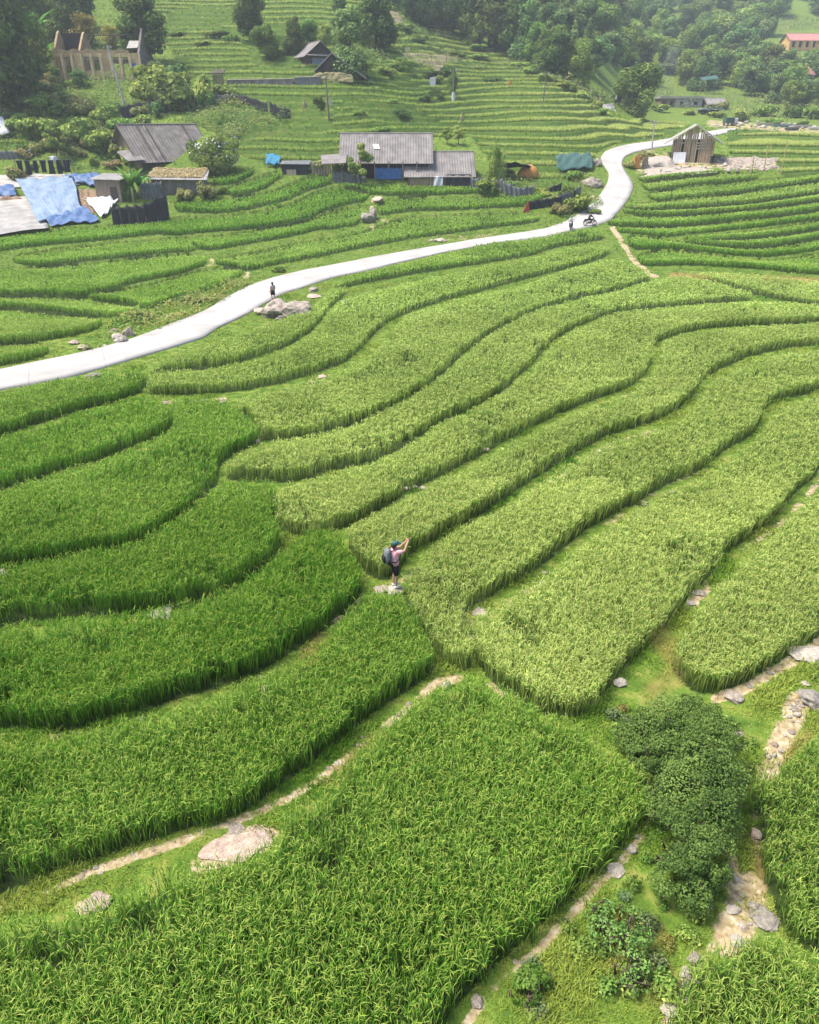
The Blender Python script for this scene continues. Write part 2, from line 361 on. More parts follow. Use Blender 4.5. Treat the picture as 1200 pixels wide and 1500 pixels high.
def extend(poly):
    """carry outlines that meet the photo's side on beyond it"""
    out = []; n = len(poly)
    for i, (x, y) in enumerate(poly):
        if x in (0, 1200):
            a = poly[i - 1]; b = poly[(i + 1) % n]
            nb = a if a[0] not in (0, 1200) else b
            s = max(-.35, min(.35, (y - nb[1]) / (x - nb[0]))) if nb[0] != x else 0
            d = -260 if x == 0 else 260
            out_pt = (x + d, y + s * d)
            if a[0] == x: out += [out_pt, (x, y)]
            elif b[0] == x: out += [(x, y), out_pt]
            else: out += [(x, y)]
        else: out.append((x, y))
    return out

X0, Y0, WR, HR = -400, -60, 2500, 1960
LAB = np.zeros((HR, WR), np.int16)
def fill(poly):
    p = np.array(poly, float); x0 = max(int(p[:, 0].min()), X0); x1 = min(int(p[:, 0].max()) + 1, X0 + WR)
    y0 = max(int(p[:, 1].min()), Y0); y1 = min(int(p[:, 1].max()) + 1, Y0 + HR)
    gx = np.arange(x0, x1)[None, :] + .5; gy = np.arange(y0, y1)[:, None] + .5
    m = np.zeros((y1 - y0, x1 - x0), bool)
    for (ax, ay), (bx, by) in zip(p, np.roll(p, -1, 0)):
        if ay == by: continue
        c = (gy < ay) != (gy < by)
        m ^= c & (gx < ax + (gy - ay) * (bx - ax) / (by - ay))
    return slice(y0 - Y0, y1 - Y0), slice(x0 - X0, x1 - X0), m

def chaikin(poly):
    p = np.array(poly, float); q = np.roll(p, -1, 0)
    return np.stack([.8 * p + .2 * q, .2 * p + .8 * q], 1).reshape(-1, 2)

ROADU = [(-260,590),(-120,566),(0,542),(50,531),(100,522),(150,510),(200,495),(250,475),(300,456),(325,440),(362,420),(400,407),(450,395),(500,386),(550,376),(600,367),(700,350),(800,335),(835,322),(860,305),(880,285),(890,268),(893,255),(885,243),(879,233),(885,223),(905,215),(940,209),(980,203),(1010,198),(1035,193),(1060,189),(1080,188)]
ROADL = [(-260,640),(-120,600),(0,571),(50,562),(112,550),(175,532),(250,510),(300,494),(320,480),(362,460),(387,445),(415,430),(450,419),(487,407),(550,394),(575,387),(650,370),(725,356),(800,347),(850,335),(875,330),(895,322),(910,305),(922,290),(928,275),(925,263),(916,252),(911,240),(915,230),(930,223),(960,217),(1000,211),(1030,204),(1052,198),(1076,192)]
KEYS = list(PAD)
for i, k in enumerate(KEYS):
    a, b, m = fill(chaikin(extend(PAD[k][2])))
    LAB[a, b][m] = i + 1
for it in range(7):
    for dy, dx in ((0, 1), (0, -1), (1, 0), (-1, 0)) if it < 3 else ((-1, 0),):
        sh = np.roll(LAB, (dy, dx), (0, 1)); g = (LAB == 0) & (sh > 0)
        if it < 3: g[:{0: 420, 1: 560, 2: 760}[it] - Y0] = False
        else: g[560 - Y0:] = False; g[:(0 if it == 3 else 250) - Y0 if it != 3 else 0] = False; g[(560 if it < 5 else 470) - Y0:] = False
        LAB[g] = sh[g]
LAB[fill(ROADU + ROADL[::-1])[0:2]][fill(ROADU + ROADL[::-1])[2]] = 0
UP = np.zeros((HR, WR), np.float32); DN = np.zeros((HR, WR), np.float32)
for r in range(1, HR):
    s = LAB[r] == LAB[r - 1]; UP[r] = np.where(s, UP[r - 1] + 1, 0)
for r in range(HR - 2, -1, -1):
    s = LAB[r] == LAB[r + 1]; DN[r] = np.where(s, DN[r + 1] + 1, 0)
TT = DN / np.maximum(UP + DN, 1)
_b = np.zeros_like(TT)
HH = np.array([0] + [PAD[k][1] for k in KEYS]); SINK = np.array([0] + [PAD[k][1] if k[0] in 'RSL' else 0 for k in KEYS]); NEARP = np.array([0] + [k[0] not in 'RSL' for k in KEYS]); RIPE = np.array([0] + [PAD[k][0] for k in KEYS])

def lookup(A, px, py):
    i = np.clip((py - Y0).astype(int), 0, HR - 1); j = np.clip((px - X0).astype(int), 0, WR - 1)
    ok = (px >= X0) & (px < X0 + WR) & (py >= Y0) & (py < Y0 + HR)
    return np.where(ok, A[i, j], A.dtype.type(0))

# worn paths and bare soil: polyline in photo pixels, half width, strength
DIRT = np.zeros((HR, WR), np.float32); BROWN = np.zeros((HR, WR), np.float32)
def stroke(A, pts, w, s):
    p = np.array(pts, float)
    for (ax, ay), (bx, by) in zip(p[:-1], p[1:]):
        x0, x1 = int(min(ax, bx) - 2 * w), int(max(ax, bx) + 2 * w); y0, y1 = int(min(ay, by) - 2 * w), int(max(ay, by) + 2 * w)
        x0 = max(x0, X0); y0 = max(y0, Y0); x1 = min(x1, X0 + WR); y1 = min(y1, Y0 + HR)
        if x1 <= x0 or y1 <= y0: continue
        gx = np.arange(x0, x1)[None, :]; gy = np.arange(y0, y1)[:, None]
        L2 = max((bx - ax) ** 2 + (by - ay) ** 2, 1e-6)
        t = np.clip(((gx - ax) * (bx - ax) + (gy - ay) * (by - ay)) / L2, 0, 1)
        d = np.hypot(gx - ax - t * (bx - ax), gy - ay - t * (by - ay))
        v = s * np.clip(1.6 - d / w, 0, 1)
        sl = A[y0 - Y0:y1 - Y0, x0 - X0:x1 - X0]; np.maximum(sl, v, out=sl)
for pts, w, s in [
    ([(-200,1410),(0,1328),(60,1308),(150,1272),(250,1238),(340,1205),(420,1172),(480,1130),(560,1068),(640,1000),(700,988)], 8, .88),
    ([(600,1640),(690,1490),(720,1450),(790,1390),(850,1325),(900,1272),(940,1228),(958,1190)], 9, .95),
    ([(-100,1068),(0,1076),(60,1082),(150,1072),(210,1052),(300,1030),(400,985),(470,930),(530,875)], 8, .55),
    ([(690,985),(700,950),(686,910),(715,893),(790,858)], 7, .7), ([(700,988),(735,1015)], 6, .8),
    ([(290,1268),(345,1250),(398,1224)], 18, 1.2), ([(122,1332),(150,1320)], 12, 1.2), ([(640,980),(612,930),(592,885)], 5, .5), ([(590,850),(700,778),(800,712),(900,648),(960,632)], 6, .62), ([(505,790),(520,825),(555,860)], 5, .45),
    ([(790,858),(870,778),(960,722),(1040,680)], 6, .58), ([(560,747),(660,702),(760,650),(850,605)], 4, .5), ([(970,545),(940,570),(900,588)], 5, .55), ([(600,655),(700,600),(780,545)], 4, .45), ([(1005,890),(1050,832),(1150,762),(1200,705)], 7, .7), ([(1015,880),(1035,862)], 8, 1),
    ([(1050,1022),(1080,1015),(1120,992),(1160,968),(1260,905)], 10, 1), ([(930,1860),(975,1500),(1010,1420),(1060,1372),(1085,1340),(1075,1280),(1065,1220)], 12, .8),
    ([(1080,1362),(1092,1318)], 36, 1.35), ([(1122,1128),(1140,1090),(1160,1050),(1170,1030)], 20, 1.3), ([(1105,1185),(1110,1250),(1100,1290)], 7, .6),
    ([(895,330),(908,350),(925,378),(950,400),(962,407)], 4, 1), ([(420,1290),(405,1230)], 8, .3), ([(900,1085),(935,1075)], 12, .7),
    ([(550,330),(560,330)], 12, .7), ([(400,468),(440,470)], 8, .5), ([(305,390),(310,382)], 5, .8), ([(360,405),(363,400)], 4, .8),
    ([(245,590),(330,585)], 4, .7), ([(455,558),(485,550)], 4, .6), ([(370,560),(385,650)], 3, .5),
    ([(935,245),(960,240),(1000,240),(1060,238),(1130,238)], 10, 1), ([(950,225),(985,228)], 8, .7), ([(640,352),(720,343)], 4, .6), ([(600,315),(690,312)], 3, .5),
    ([(596,78),(625,88),(668,82)], 9, 1.3), ([(640,95),(645,106)], 6, 1.3), ([(530,35),(545,40)], 7, 1.2), ([(575,20),(590,35)], 6, 1.1), ([(745,78),(800,90),(830,105)], 5, 1.0), ([(0,270),(120,262)], 9, .9), ([(865,105),(890,112)], 5, .6), ([(1040,180),(1100,185),(1200,190)], 7, .9), ([(1010,150),(1060,160),(1110,155)], 6, .6)]:
    stroke(DIRT, pts, w * (.85 if len(pts) > 2 and w > 5 else 1), s)
for pts, w, s in [([(985,403),(1080,406),(1200,412)], 4, 1), ([(460,965),(430,1000),(470,930)], 8, .6), ([(480,1150),(520,1110),(560,1080)], 9, .55), ([(940,890),(1000,980),(960,1010)], 14, .6),
                  ([(1110,1240),(1112,1330)], 8, .8), ([(1180,1080),(1150,1110)], 10, .7), ([(1000,1470),(960,1440)], 25, .4), ([(950,1370),(900,1400)], 22, .45), ([(100,440),(0,300)], 1, 0)]:
    stroke(BROWN, pts, w, s)

# hillside cut in steps: outlines of the stepped ground in photo pixels
TERR = np.zeros((HR, WR), bool)
for poly in ([(190,-40),(640,-40),(585,22),(640,40),(705,70),(770,85),(800,105),(860,130),(885,165),(905,175),(960,178),(1010,178),(985,200),(900,212),(872,225),(860,262),(740,262),(690,200),(500,205),(495,235),(400,245),(350,225),(310,215),(330,150),(270,110)],
             [(1065,192),(1100,188),(1210,196),(1460,200),(1460,262),(1200,258),(1150,258),(1130,240),(1070,228)],
             [(-300,120),(60,150),(40,215),(-300,240)], [(1060,50),(1200,85),(1440,100),(1440,130),(1200,112),(1130,95)]):
    a, b, m = fill(poly); TERR[a, b] |= m
SD = 1.12
def steps(x, y, r):
    """level along the slope in steps: (height, fraction within its step)"""
    u = r / SD + 2.0 * (fbm(x / 26, y / 26, 41, 2) - .5) + .35 * (noise(x / 7, y / 7, 44) - .5)
    k = np.floor(u); f = u - k
    g = np.where(f < .74, .10 * f / .74, .10 + .90 * sst(.74, .98, f))
    return r + SD * (g - f) + SD * .15, f

ROADM = np.zeros((HR, WR), bool)
a, b, m = fill(ROADU + ROADL[::-1]); ROADM[a, b] |= m
EDGE = np.zeros((HR, WR), np.float32)
stroke(EDGE, ROADU, 7, 1); stroke(EDGE, ROADL, 7, 1)

def ground_z(x, y):
    """height of the soil itself"""
    r = R(x, y); px, py, dep = project(x, y, r)
    lab = lookup(LAB, px, py); t = lookup(TT, px, py)
    z = r - SINK[lab] * t
    te = lookup(TERR, px, py) & (y > 60)
    zs, f = steps(x, y, r)
    z = np.where(te, zs, z)
    rd = lookup(ROADM, px, py) | (lookup(EDGE, px, py) > .2)
    bump = .10 * (fbm(x / .9, y / .9, 8, 3) - .5)
    z = z + np.where(rd & (y < 210) & (y > 30), -.03, bump)
    return z

# ------------------------------------------------------------------ the ground sheet (round the camera, out past the hills)
fine = np.radians(np.arange(-38, 38.01, .095)); coarse = np.radians(np.concatenate([np.arange(-180, -38, 4.0)]))
az = np.concatenate([coarse, fine, -coarse[::-1]]); 
rad = np.concatenate([[.3, 1.5, 2.5], np.geomspace(3.2, 98, 640), np.arange(98.4, 236, .36), np.geomspace(238, 1500, 85)])
A_, R_ = np.meshgrid(az, rad, indexing='xy')
gx = (R_ * np.sin(A_)).ravel(); gy = (R_ * np.cos(A_)).ravel()
gz = ground_z(gx, gy)
nr, na = len(rad), len(az)
i = np.arange(nr - 1)[:, None]; j = np.arange(na - 1)[None, :]
q = np.stack([i * na + j, i * na + j + 1, (i + 1) * na + j + 1, (i + 1) * na + j], -1).reshape(-1, 4)
gpx, gpy, gdep = project(gx, gy, R(gx, gy))
infront = gy > 2
lab = np.where(infront, lookup(LAB, gpx, gpy), 0)
_tx, _ty, _ = project(gx, gy, R(gx, gy) + HH[lab] * .56)
planted = (lab > 0) & (~(NEARP[lab] > 0) | (lookup(LAB, _tx, _ty) == lab))
te = lookup(TERR, gpx, gpy) & infront & (gy > 60)
_, ff = steps(gx, gy, R(gx, gy))
dirt = np.where(infront, lookup(DIRT, gpx, gpy), 0) * np.clip(.14 + 1.25 * fbm(gx / .8, gy / .8, 60, 3), 0, 1.0)
edge = np.where(infront & (gy > 30) & (gy < 210), lookup(EDGE, gpx, gpy), 0)
brown = np.where(infront, lookup(BROWN, gpx, gpy), 0) * np.clip(.2 + 1.4 * fbm(gx / .8, gy / .8, 63, 2), 0, 1.2)
stepm = np.where(te, sst(.72, .84, ff), np.where((gy > 60) & (gy < 128) & (lab == 0), .34, 0))

m, nt, b = new_mat('soil_and_turf')
N = nt.nodes.new; L = nt.links.new
def attr(n):
    a = N('ShaderNodeAttribute'); a.attribute_name = n; return a.outputs['Fac']
def nz(scale, detail=6, dist=0):
    tc = N('ShaderNodeTexCoord'); t = N('ShaderNodeTexNoise'); t.inputs['Scale'].default_value = scale; t.inputs['Detail'].default_value = detail; t.inputs['Distortion'].default_value = dist
    L(tc.outputs['Object'], t.inputs['Vector']); return t.outputs['Fac']
def ramp(fac, *st):
    r = N('ShaderNodeValToRGB'); e = r.color_ramp.elements
    while len(e) < len(st): e.new(.5)
    for k, (p, c) in enumerate(st): e[k].position = p; e[k].color = (*c, 1)
    L(fac, r.inputs['Fac']); return r.outputs['Color']
def mix(fac, a, c):
    x = N('ShaderNodeMix'); x.data_type = 'RGBA'
    L(fac, x.inputs['Factor']); L(a, x.inputs['A']); L(c, x.inputs['B']); return x.outputs['Result']
turf = ramp(nz(2.2, 9), (.30, (.05, .10, .014)), (.52, (.11, .175, .027)), (.72, (.225, .225, .06)))
mud = ramp(nz(5), (.35, (.02, .035, .01)), (.65, (.04, .06, .018)))
soil = ramp(nz(6, 10), (.3, (.20, .15, .075)), (.5, (.34, .27, .16)), (.7, (.50, .42, .31)))
rust = ramp(nz(4, 8), (.35, (.16, .12, .035)), (.65, (.26, .19, .07)))
bank = ramp(nz(1.4, 9), (.3, (.035, .075, .013)), (.55, (.07, .125, .02)), (.75, (.11, .09, .035)))
c = mix(attr('rice'), turf, mud); c = mix(attr('bank'), c, bank); c = mix(attr('rust'), c, rust); 
def mth(op, a, b_):
    x = N('ShaderNodeMath'); x.operation = op
    for i_, v_ in enumerate((a, b_)):
        if isinstance(v_, (int, float)): x.inputs[i_].default_value = v_
        else: L(v_, x.inputs[i_])
    x.use_clamp = op == 'MULTIPLY_ADD'; return x.outputs[0]
def cl(x): 
    k_ = N('ShaderNodeClamp'); L(x, k_.inputs[0]); return k_.outputs[0]
brk = cl(mth('MULTIPLY', mth('SUBTRACT', mth('ADD', attr('bare'), nz(4.5, 10)), 1.0), 5.0))
c = mix(brk, c, soil)
L(c, b.inputs['Base Color']); b.inputs['Roughness'].default_value = .95; b.inputs['Specular IOR Level'].default_value = .1
bp = N('ShaderNodeBump'); bp.inputs['Strength'].default_value = .7; bp.inputs['Distance'].default_value = .08
L(nz(9, 10), bp.inputs['Height']); L(bp.outputs[0], b.inputs['Normal'])
GROUND_MAT = m
me = mesh_np('ground', np.stack([gx, gy, gz], -1), q.ravel(), np.full(len(q), 4), m, smooth=True,
             attrs={'rice': np.where(planted, 1.0, 0) + np.where(te, (1 - sst(.66, .74, ff)) * .7, 0), 'bare': np.clip(np.maximum(dirt, edge * .35 * (noise(gx / .5, gy / .5, 9) > .55)), 0, 1), 'rust': np.clip(brown, 0, 1), 'bank': stepm})
tag(add_obj('ground', me), 'terraced valley ground of turf bunds and worn soil paths', 'ground', kind='structure')

# ------------------------------------------------------------------ roads
def resample(pts, n, ref=None):
    p = np.array(pts, float)
    w = unproject(p[:, 0], p[:, 1])
    d = np.concatenate([[0], np.cumsum(np.hypot(*(np.diff(w[:, :2], axis=0).T)))])
    s = np.linspace(0, d[-1], n)
    return np.stack([np.interp(s, d, w[:, 0]), np.interp(s, d, w[:, 1])], -1)
def smooth(p, k=9):
    e = np.concatenate([np.repeat(p[:1], k // 2, 0), p, np.repeat(p[-1:], k // 2, 0)])
    w = np.hanning(k + 2)[1:-1]; w /= w.sum()
    return np.stack([np.convolve(e[:, 0], w, 'valid'), np.convolve(e[:, 1], w, 'valid')], -1)
def road_mesh(U, Lw, n, name, m):
    # pair the two edges point by point along the road
    u = smooth(resample(U, n)); l = smooth(resample(Lw, n))
    wob = .10 * (noise(np.arange(n) / 2.5, np.zeros(n), 5) - .5)[:, None]
    d = (l - u) / np.linalg.norm(l - u, axis=1)[:, None]
    u = u - d * wob; l = l + d * wob[::-1]
    K = 7; P = [u + (l - u) * (k / (K - 1)) for k in range(K)]
    top = np.concatenate([np.c_[p, R(p[:, 0], p[:, 1]) + .07] for p in P])
    side = [np.c_[u - d * .05, R(u[:, 0], u[:, 1]) - .25], np.c_[l + d * .05, R(l[:, 0], l[:, 1]) - .25]]
    V = np.concatenate([top] + side); ii = np.arange(n - 1); fs = []
    for k in range(K - 1): fs.append(np.stack([k * n + ii, (k + 1) * n + ii, (k + 1) * n + ii + 1, k * n + ii + 1], -1))
    fs.append(np.stack([K * n + ii, ii, ii + 1, K * n + ii + 1], -1)); fs.append(np.stack([(K - 1) * n + ii, (K + 1) * n + ii, (K + 1) * n + ii + 1, (K - 1) * n + ii + 1], -1))
    q = np.concatenate(fs)
    cum = np.concatenate([[0], np.cumsum(np.linalg.norm(np.diff((u + l) / 2, axis=0), axis=1))])
    al = np.concatenate([cum] * (K + 2)); ac = np.concatenate([np.full(n, k_ / (K - 1)) for k_ in range(K)] + [np.zeros(n), np.ones(n)])
    return add_obj(name, mesh_np(name, V, q.ravel(), np.full(len(q), 4), m, smooth=False, attrs={'along': al, 'across': ac}))
ROADMAT = mat('pale_concrete', (.41, .392, .375), (.30, .288, .275), scale=.35, rough=.9, bump=.25, detail=12, bscale=12)
_nt = ROADMAT.node_tree; _b = _nt.nodes['Principled BSDF']; _src = _b.inputs['Base Color'].links[0].from_socket
def _n(t, **k):
    x = _nt.nodes.new(t)
    for a_, v_ in k.items(): setattr(x, a_, v_)
    return x
def _m(op, a_, b_):
    x = _n('ShaderNodeMath', operation=op)
    for i_, v_ in enumerate((a_, b_)):
        if isinstance(v_, (int, float)): x.inputs[i_].default_value = v_
        else: _nt.links.new(v_, x.inputs[i_])
    return x.outputs[0]
_al = _n('ShaderNodeAttribute', attribute_name='along').outputs['Fac']; _ac = _n('ShaderNodeAttribute', attribute_name='across').outputs['Fac']
_joint = _m('LESS_THAN', _m('FRACT', _m('DIVIDE', _al, 5.0), 0.0), .018)
_trk = _m('MULTIPLY', _m('SINE', _m('MULTIPLY', _ac, 12.56), 0.0), .025)
_edge = _m('MULTIPLY', _m('POWER', _m('ABSOLUTE', _m('SUBTRACT', _m('MULTIPLY', _ac, 2.0), 1.0), 0.0), 6.0), .16)
_fac = _m('SUBTRACT', 1.0, _m('ADD', _m('ADD', _m('MULTIPLY', _joint, .14), _edge), _trk))
_mx = _n('ShaderNodeMix', data_type='RGBA', blend_type='MULTIPLY'); _mx.inputs['Factor'].default_value = 1
_cmb = _n('ShaderNodeCombineColor'); [_nt.links.new(_fac, _cmb.inputs[i_]) for i_ in range(3)]
_nt.links.new(_src, _mx.inputs['A']); _nt.links.new(_cmb.outputs[0], _mx.inputs['B']); _nt.links.new(_mx.outputs['Result'], _b.inputs['Base Color'])
tag(road_mesh(ROADU, ROADL, 420, 'road', ROADMAT), 'pale concrete lane winding through the rice terraces', 'road', kind='structure')
tag(road_mesh([(882,154),(890,152),(899,152)], [(884,160),(894,160),(904,165)], 24, 'road', ROADMAT), 'short stretch of pale lane beside the round bamboo clump', 'road', kind='structure')

# ------------------------------------------------------------------ rice
RICE = leaf_mat('rice_leaf', .45)
def lin(a): return np.array(a, float)
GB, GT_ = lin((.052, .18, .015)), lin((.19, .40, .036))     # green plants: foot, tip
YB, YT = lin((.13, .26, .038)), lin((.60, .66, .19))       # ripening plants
HEADG, HEADY = lin((.43, .49, .085)), lin((.76, .74, .27))      # ears
def rice_for(ids, dens=1.0):
    parts = []
    for li in ids:
        poly = np.array(chaikin(extend(PAD[KEYS[li - 1]][2])))
        w = unproject(poly[:, 0], np.minimum(poly[:, 1], 1880)); x0, x1 = w[:, 0].min() - .5, w[:, 0].max() + .5; y0, y1 = max(w[:, 1].min() - .5, 3.2), w[:, 1].max() + .5
        h = HH[li]; ripe = RIPE[li]
        # rows of plants, closer to the eye = finer
        edges = [0, 16, 26, 40, 60, 85, 400]
        for a_, b_ in zip(edges[:-1], edges[1:]):
            lo, hi = max(a_, y0), min(b_, y1)
            if hi <= lo: continue
            dm = math.hypot(.5 * (lo + hi), CAMZ)
            sp = {16: .112, 26: .132, 40: .18, 60: .23, 85: .28, 400: .32}[b_] / math.sqrt(dens)
            X, Y = np.meshgrid(np.arange(x0, x1, sp), np.arange(lo, hi, sp)); X = X.ravel(); Y = Y.ravel()
            X = X + rng.uniform(-.45, .45, len(X)) * sp; Y = Y + rng.uniform(-.45, .45, len(Y)) * sp
            if len(X) == 0: continue
            wob = .16
            px, py, dep = project(X + wob * (noise(X / .5, Y / .5, 71) - .5), Y + wob * (noise(X / .5, Y / .5, 72) - .5), R(X, Y))
            k = (lookup(LAB, px, py) == li) & (px > -390) & (px < 2095)
            thin = sst(.30, .38, fbm(X / 1.6, Y / 1.6, 77, 2))
            k &= rng.uniform(size=len(X)) < .55 + .45 * thin
            if NEARP[li]:
                tx, ty, _ = project(X, Y, R(X, Y) + h * .56); k &= lookup(LAB, tx, ty) == li
            X = X[k]; Y = Y[k]; px = px[k]; py = py[k]; dep = dep[k]
            if len(X) == 0: continue
            t = lookup(TT, px, py)
            z = R(X, Y) - SINK[li] * t - .02
            nb = {16: 17, 26: 16, 40: 13, 60: 10, 85: 8, 400: 7}[b_]
            n = len(X)
            hv = h * (.88 + .20 * fbm(X / 2.2, Y / 2.2, 31, 3)) * rng.uniform(.9, 1.08, n)
            tone = np.clip(.5 + .8 * (fbm(X / 3.2, Y / 3.2, 33, 3) - .5) + .5 * (fbm(X / 11, Y / 7, 35, 2) - .5) + rng.normal(0, .13, n), 0, 1)
            X = np.repeat(X, nb); Y = np.repeat(Y, nb); z = np.repeat(z, nb); hv = np.repeat(hv, nb); tone = np.repeat(tone, nb); dp = np.repeat(dep, nb)
            N_ = len(X)
            ear = rng.uniform(size=N_) < (.18 + .32 * ripe); flag = ~ear & (rng.uniform(size=N_) < (.45 if b_ <= 60 else .62))
            z = z + hv * np.where(ear, .76, np.where(flag, .61, 0))
            X = X + rng.normal(0, .05, N_) * (1 + sp); Y = Y + rng.normal(0, .05, N_) * (1 + sp)
            Lg = hv * rng.uniform(.72, 1.10, N_) * np.where(ear, .25 if b_ > 16 else .22, np.where(flag, .34 if b_ > 16 else .30, .90))
            px_m = F * .683 / dp
            W = np.maximum(.015, .56 / px_m) * rng.uniform(.8, 1.25, N_) * np.where(ear, 1.05, 1)
            lean = np.abs(rng.normal(.10, .08, N_)); droop = np.where(ear, np.clip(rng.normal(.75, .3, N_), .1, 1.4), np.where(flag, np.clip(rng.normal(.45, .25, N_), .05, 1.1), np.clip(rng.normal(.18, .12, N_), .0, .6))); lean = np.where(ear, lean * 2.2, np.where(flag, lean * 2.0, lean * .8))
            azm = rng.uniform(0, 2 * PI, N_)
            rp = np.clip(ripe + .35 * (tone - .5), 0, 1)[:, None]
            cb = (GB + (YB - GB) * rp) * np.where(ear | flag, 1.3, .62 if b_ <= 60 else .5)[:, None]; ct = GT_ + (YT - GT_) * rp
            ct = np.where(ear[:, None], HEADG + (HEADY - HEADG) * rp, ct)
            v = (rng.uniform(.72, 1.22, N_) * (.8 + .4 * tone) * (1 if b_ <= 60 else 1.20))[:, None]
            seg = 3 if b_ <= 26 else 2
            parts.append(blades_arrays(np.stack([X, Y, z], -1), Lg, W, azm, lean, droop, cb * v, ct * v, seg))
    return join_arrays(parts)
NB = [0]
def rice_obj(name, keys, label, group=None):
    ids = [KEYS.index(k) + 1 for k in keys]
    V, C, Lp, T = rice_for(ids); NB[0] += len(T)
    o = add_obj(name, mesh_np(name, V, Lp, T, RICE, col=C))
    return tag(o, label, 'rice field', group, 'stuff')
G1 = 'rice paddies on the near terraces'
for k, lb in [
    ('P1', 'bright green paddy strip just below the lower edge of the lane'),
    ('P2', 'small deep green paddy with a rounded end, second below the lane'),
    ('P3', 'wide green paddy with an S shaped tail reaching to the olive terraces'),
    ('P4', 'green paddy wrapping round below the S shaped paddy, rounded end'),
    ('P5', 'darkest green paddy whose tip ends beside the hiker and rocks'),
    ('P6', 'green paddy in front of the hiker, above the bare pink slab'),
    ('P7', 'large nearest green paddy filling the foreground round the pink slab'),
    ('A', 'narrow olive strip along the grass verge below the boulder outcrop'),
    ('A2', 'thin green strip hugging the lane below the motorbikes'),
    ('B', 'long olive terrace second from the lane on the bend side'),
    ('C', 'long olive terrace with blunt tip, third from the lane'),
    ('D', 'long olive terrace, fourth from the lane, curling flat at its far end'),
    ('D2', 'palest far wedge of rice under the brown bank'),
    ('E', 'long olive terrace, fifth from the lane, with a kinked waist'),
    ('F', 'olive terrace whose end lies right behind the hiker'),
    ('G', 'olive terrace beginning at the hiker and running away beside it'),
    ('H', 'broad olive terrace ending in a point above the big dark bush'),
    ('I', 'pale olive terrace behind the big dark bush'),
    ('N1', 'olive terrace far to the side, past the broad terraces and their bunds'),
    ('N2', 'olive paddy to the side of the stony track, past the white boulders'),
    ('N3', 'green paddy to the side of the white rubble, past the thin paddy'),
    ('J', 'thin light green paddy beyond the big dark bush'),
    ('K', 'green paddy corner with drooping ears below the white rubble')]:
    rice_obj('rice_paddy', [k], lb, G1)
rice_obj('rice_paddy', ['L1', 'L2', 'L3', 'L4', 'L5', 'L6'], 'light green terraces between the lane and the blue tarps', 'rice paddies beyond the lane')
rice_obj('rice_paddy', ['S0', 'S00', 'S1', 'S2', 'S3', 'S4', 'S5', 'S6'], 'dark edged green terraces below the twin grey roofed house', 'rice paddies beyond the lane')
rice_obj('rice_paddy', ['R%d' % i for i in range(1, 12)], 'curving stack of green terraces below the plank hut', 'rice paddies beyond the lane')

# rice on the stepped hillside
def hill_rice():
    sp = .42
    parts = []
    for (x0, x1, y0, y1) in ((-90, 75, 112, 225), (38, 120, 118, 215), (-130, -50, 125, 200), (120, 230, 300, 420)):
        s = sp if y0 < 250 else .9
        X, Y = np.meshgrid(np.arange(x0, x1, s), np.arange(y0, y1, s)); X = X.ravel(); Y = Y.ravel()
        X = X + rng.uniform(-.5, .5, len(X)) * s; Y = Y + rng.uniform(-.5, .5, len(Y)) * s
        r = R(X, Y); px, py, dep = project(X, Y, r); zs, f = steps(X, Y, r)
        wild = fbm(X / 9, Y / 9, 90, 2)
        k = lookup(TERR, px, py) & (f > .015) & (f < .70) & (px > -200) & (px < 1380) & (lookup(DIRT, px, py) < .35) & ((wild < .60) | (px > 650)) & ~lookup(ROADM, px, py) & (lookup(EDGE, px, py) < .3)
        X, Y, zs, dep, px, py = X[k], Y[k], zs[k], dep[k], px[k], py[k]
        nb = 5; n = len(X)
        if n == 0: continue
        base = .62 + .36 * sst(560, 900, px) + .2 * sst(120, 60, py) + .45 * (fbm(X / 14, Y / 5, 95, 2) - .5)
        hv = .75 * rng.uniform(.85, 1.1, n)
        X, Y, zs, dep, base, hv = [np.repeat(a, nb) for a in (X, Y, zs, dep, base, hv)]
        N_ = len(X); X = X + rng.normal(0, .15, N_); Y = Y + rng.normal(0, .12, N_)
        W = np.maximum(.06, .55 / (F * .683 / dep)) * rng.uniform(.8, 1.3, N_)
        rp = np.clip(base + rng.normal(0, .12, N_), 0, 1)[:, None]
        ear = rng.uniform(size=N_) < .08 + .25 * rp[:, 0]
        cb = (GB + (YB - GB) * rp) * .7; ct = (GT_ + (YT - GT_) * rp) * 1.15; ct = np.where(ear[:, None], HEADG + (HEADY - HEADG) * rp, ct)
        v = rng.uniform(.75, 1.2, N_)[:, None]
        parts.append(blades_arrays(np.stack([X, Y, zs - .03], -1), hv * rng.uniform(.8, 1.1, N_), W, rng.uniform(0, 2 * PI, N_), np.abs(rng.normal(.2, .12, N_)), np.clip(rng.normal(.35, .2, N_), .05, .9), cb * v, ct * v, 2))
    return join_arrays(parts)
V, C, Lp, T = hill_rice(); NB[0] += len(T)
tag(add_obj('hillside_rice', mesh_np('hillside_rice', V, Lp, T, RICE, col=C)), 'narrow stepped rice terraces striping the hillside behind the houses', 'rice field', kind='stuff')

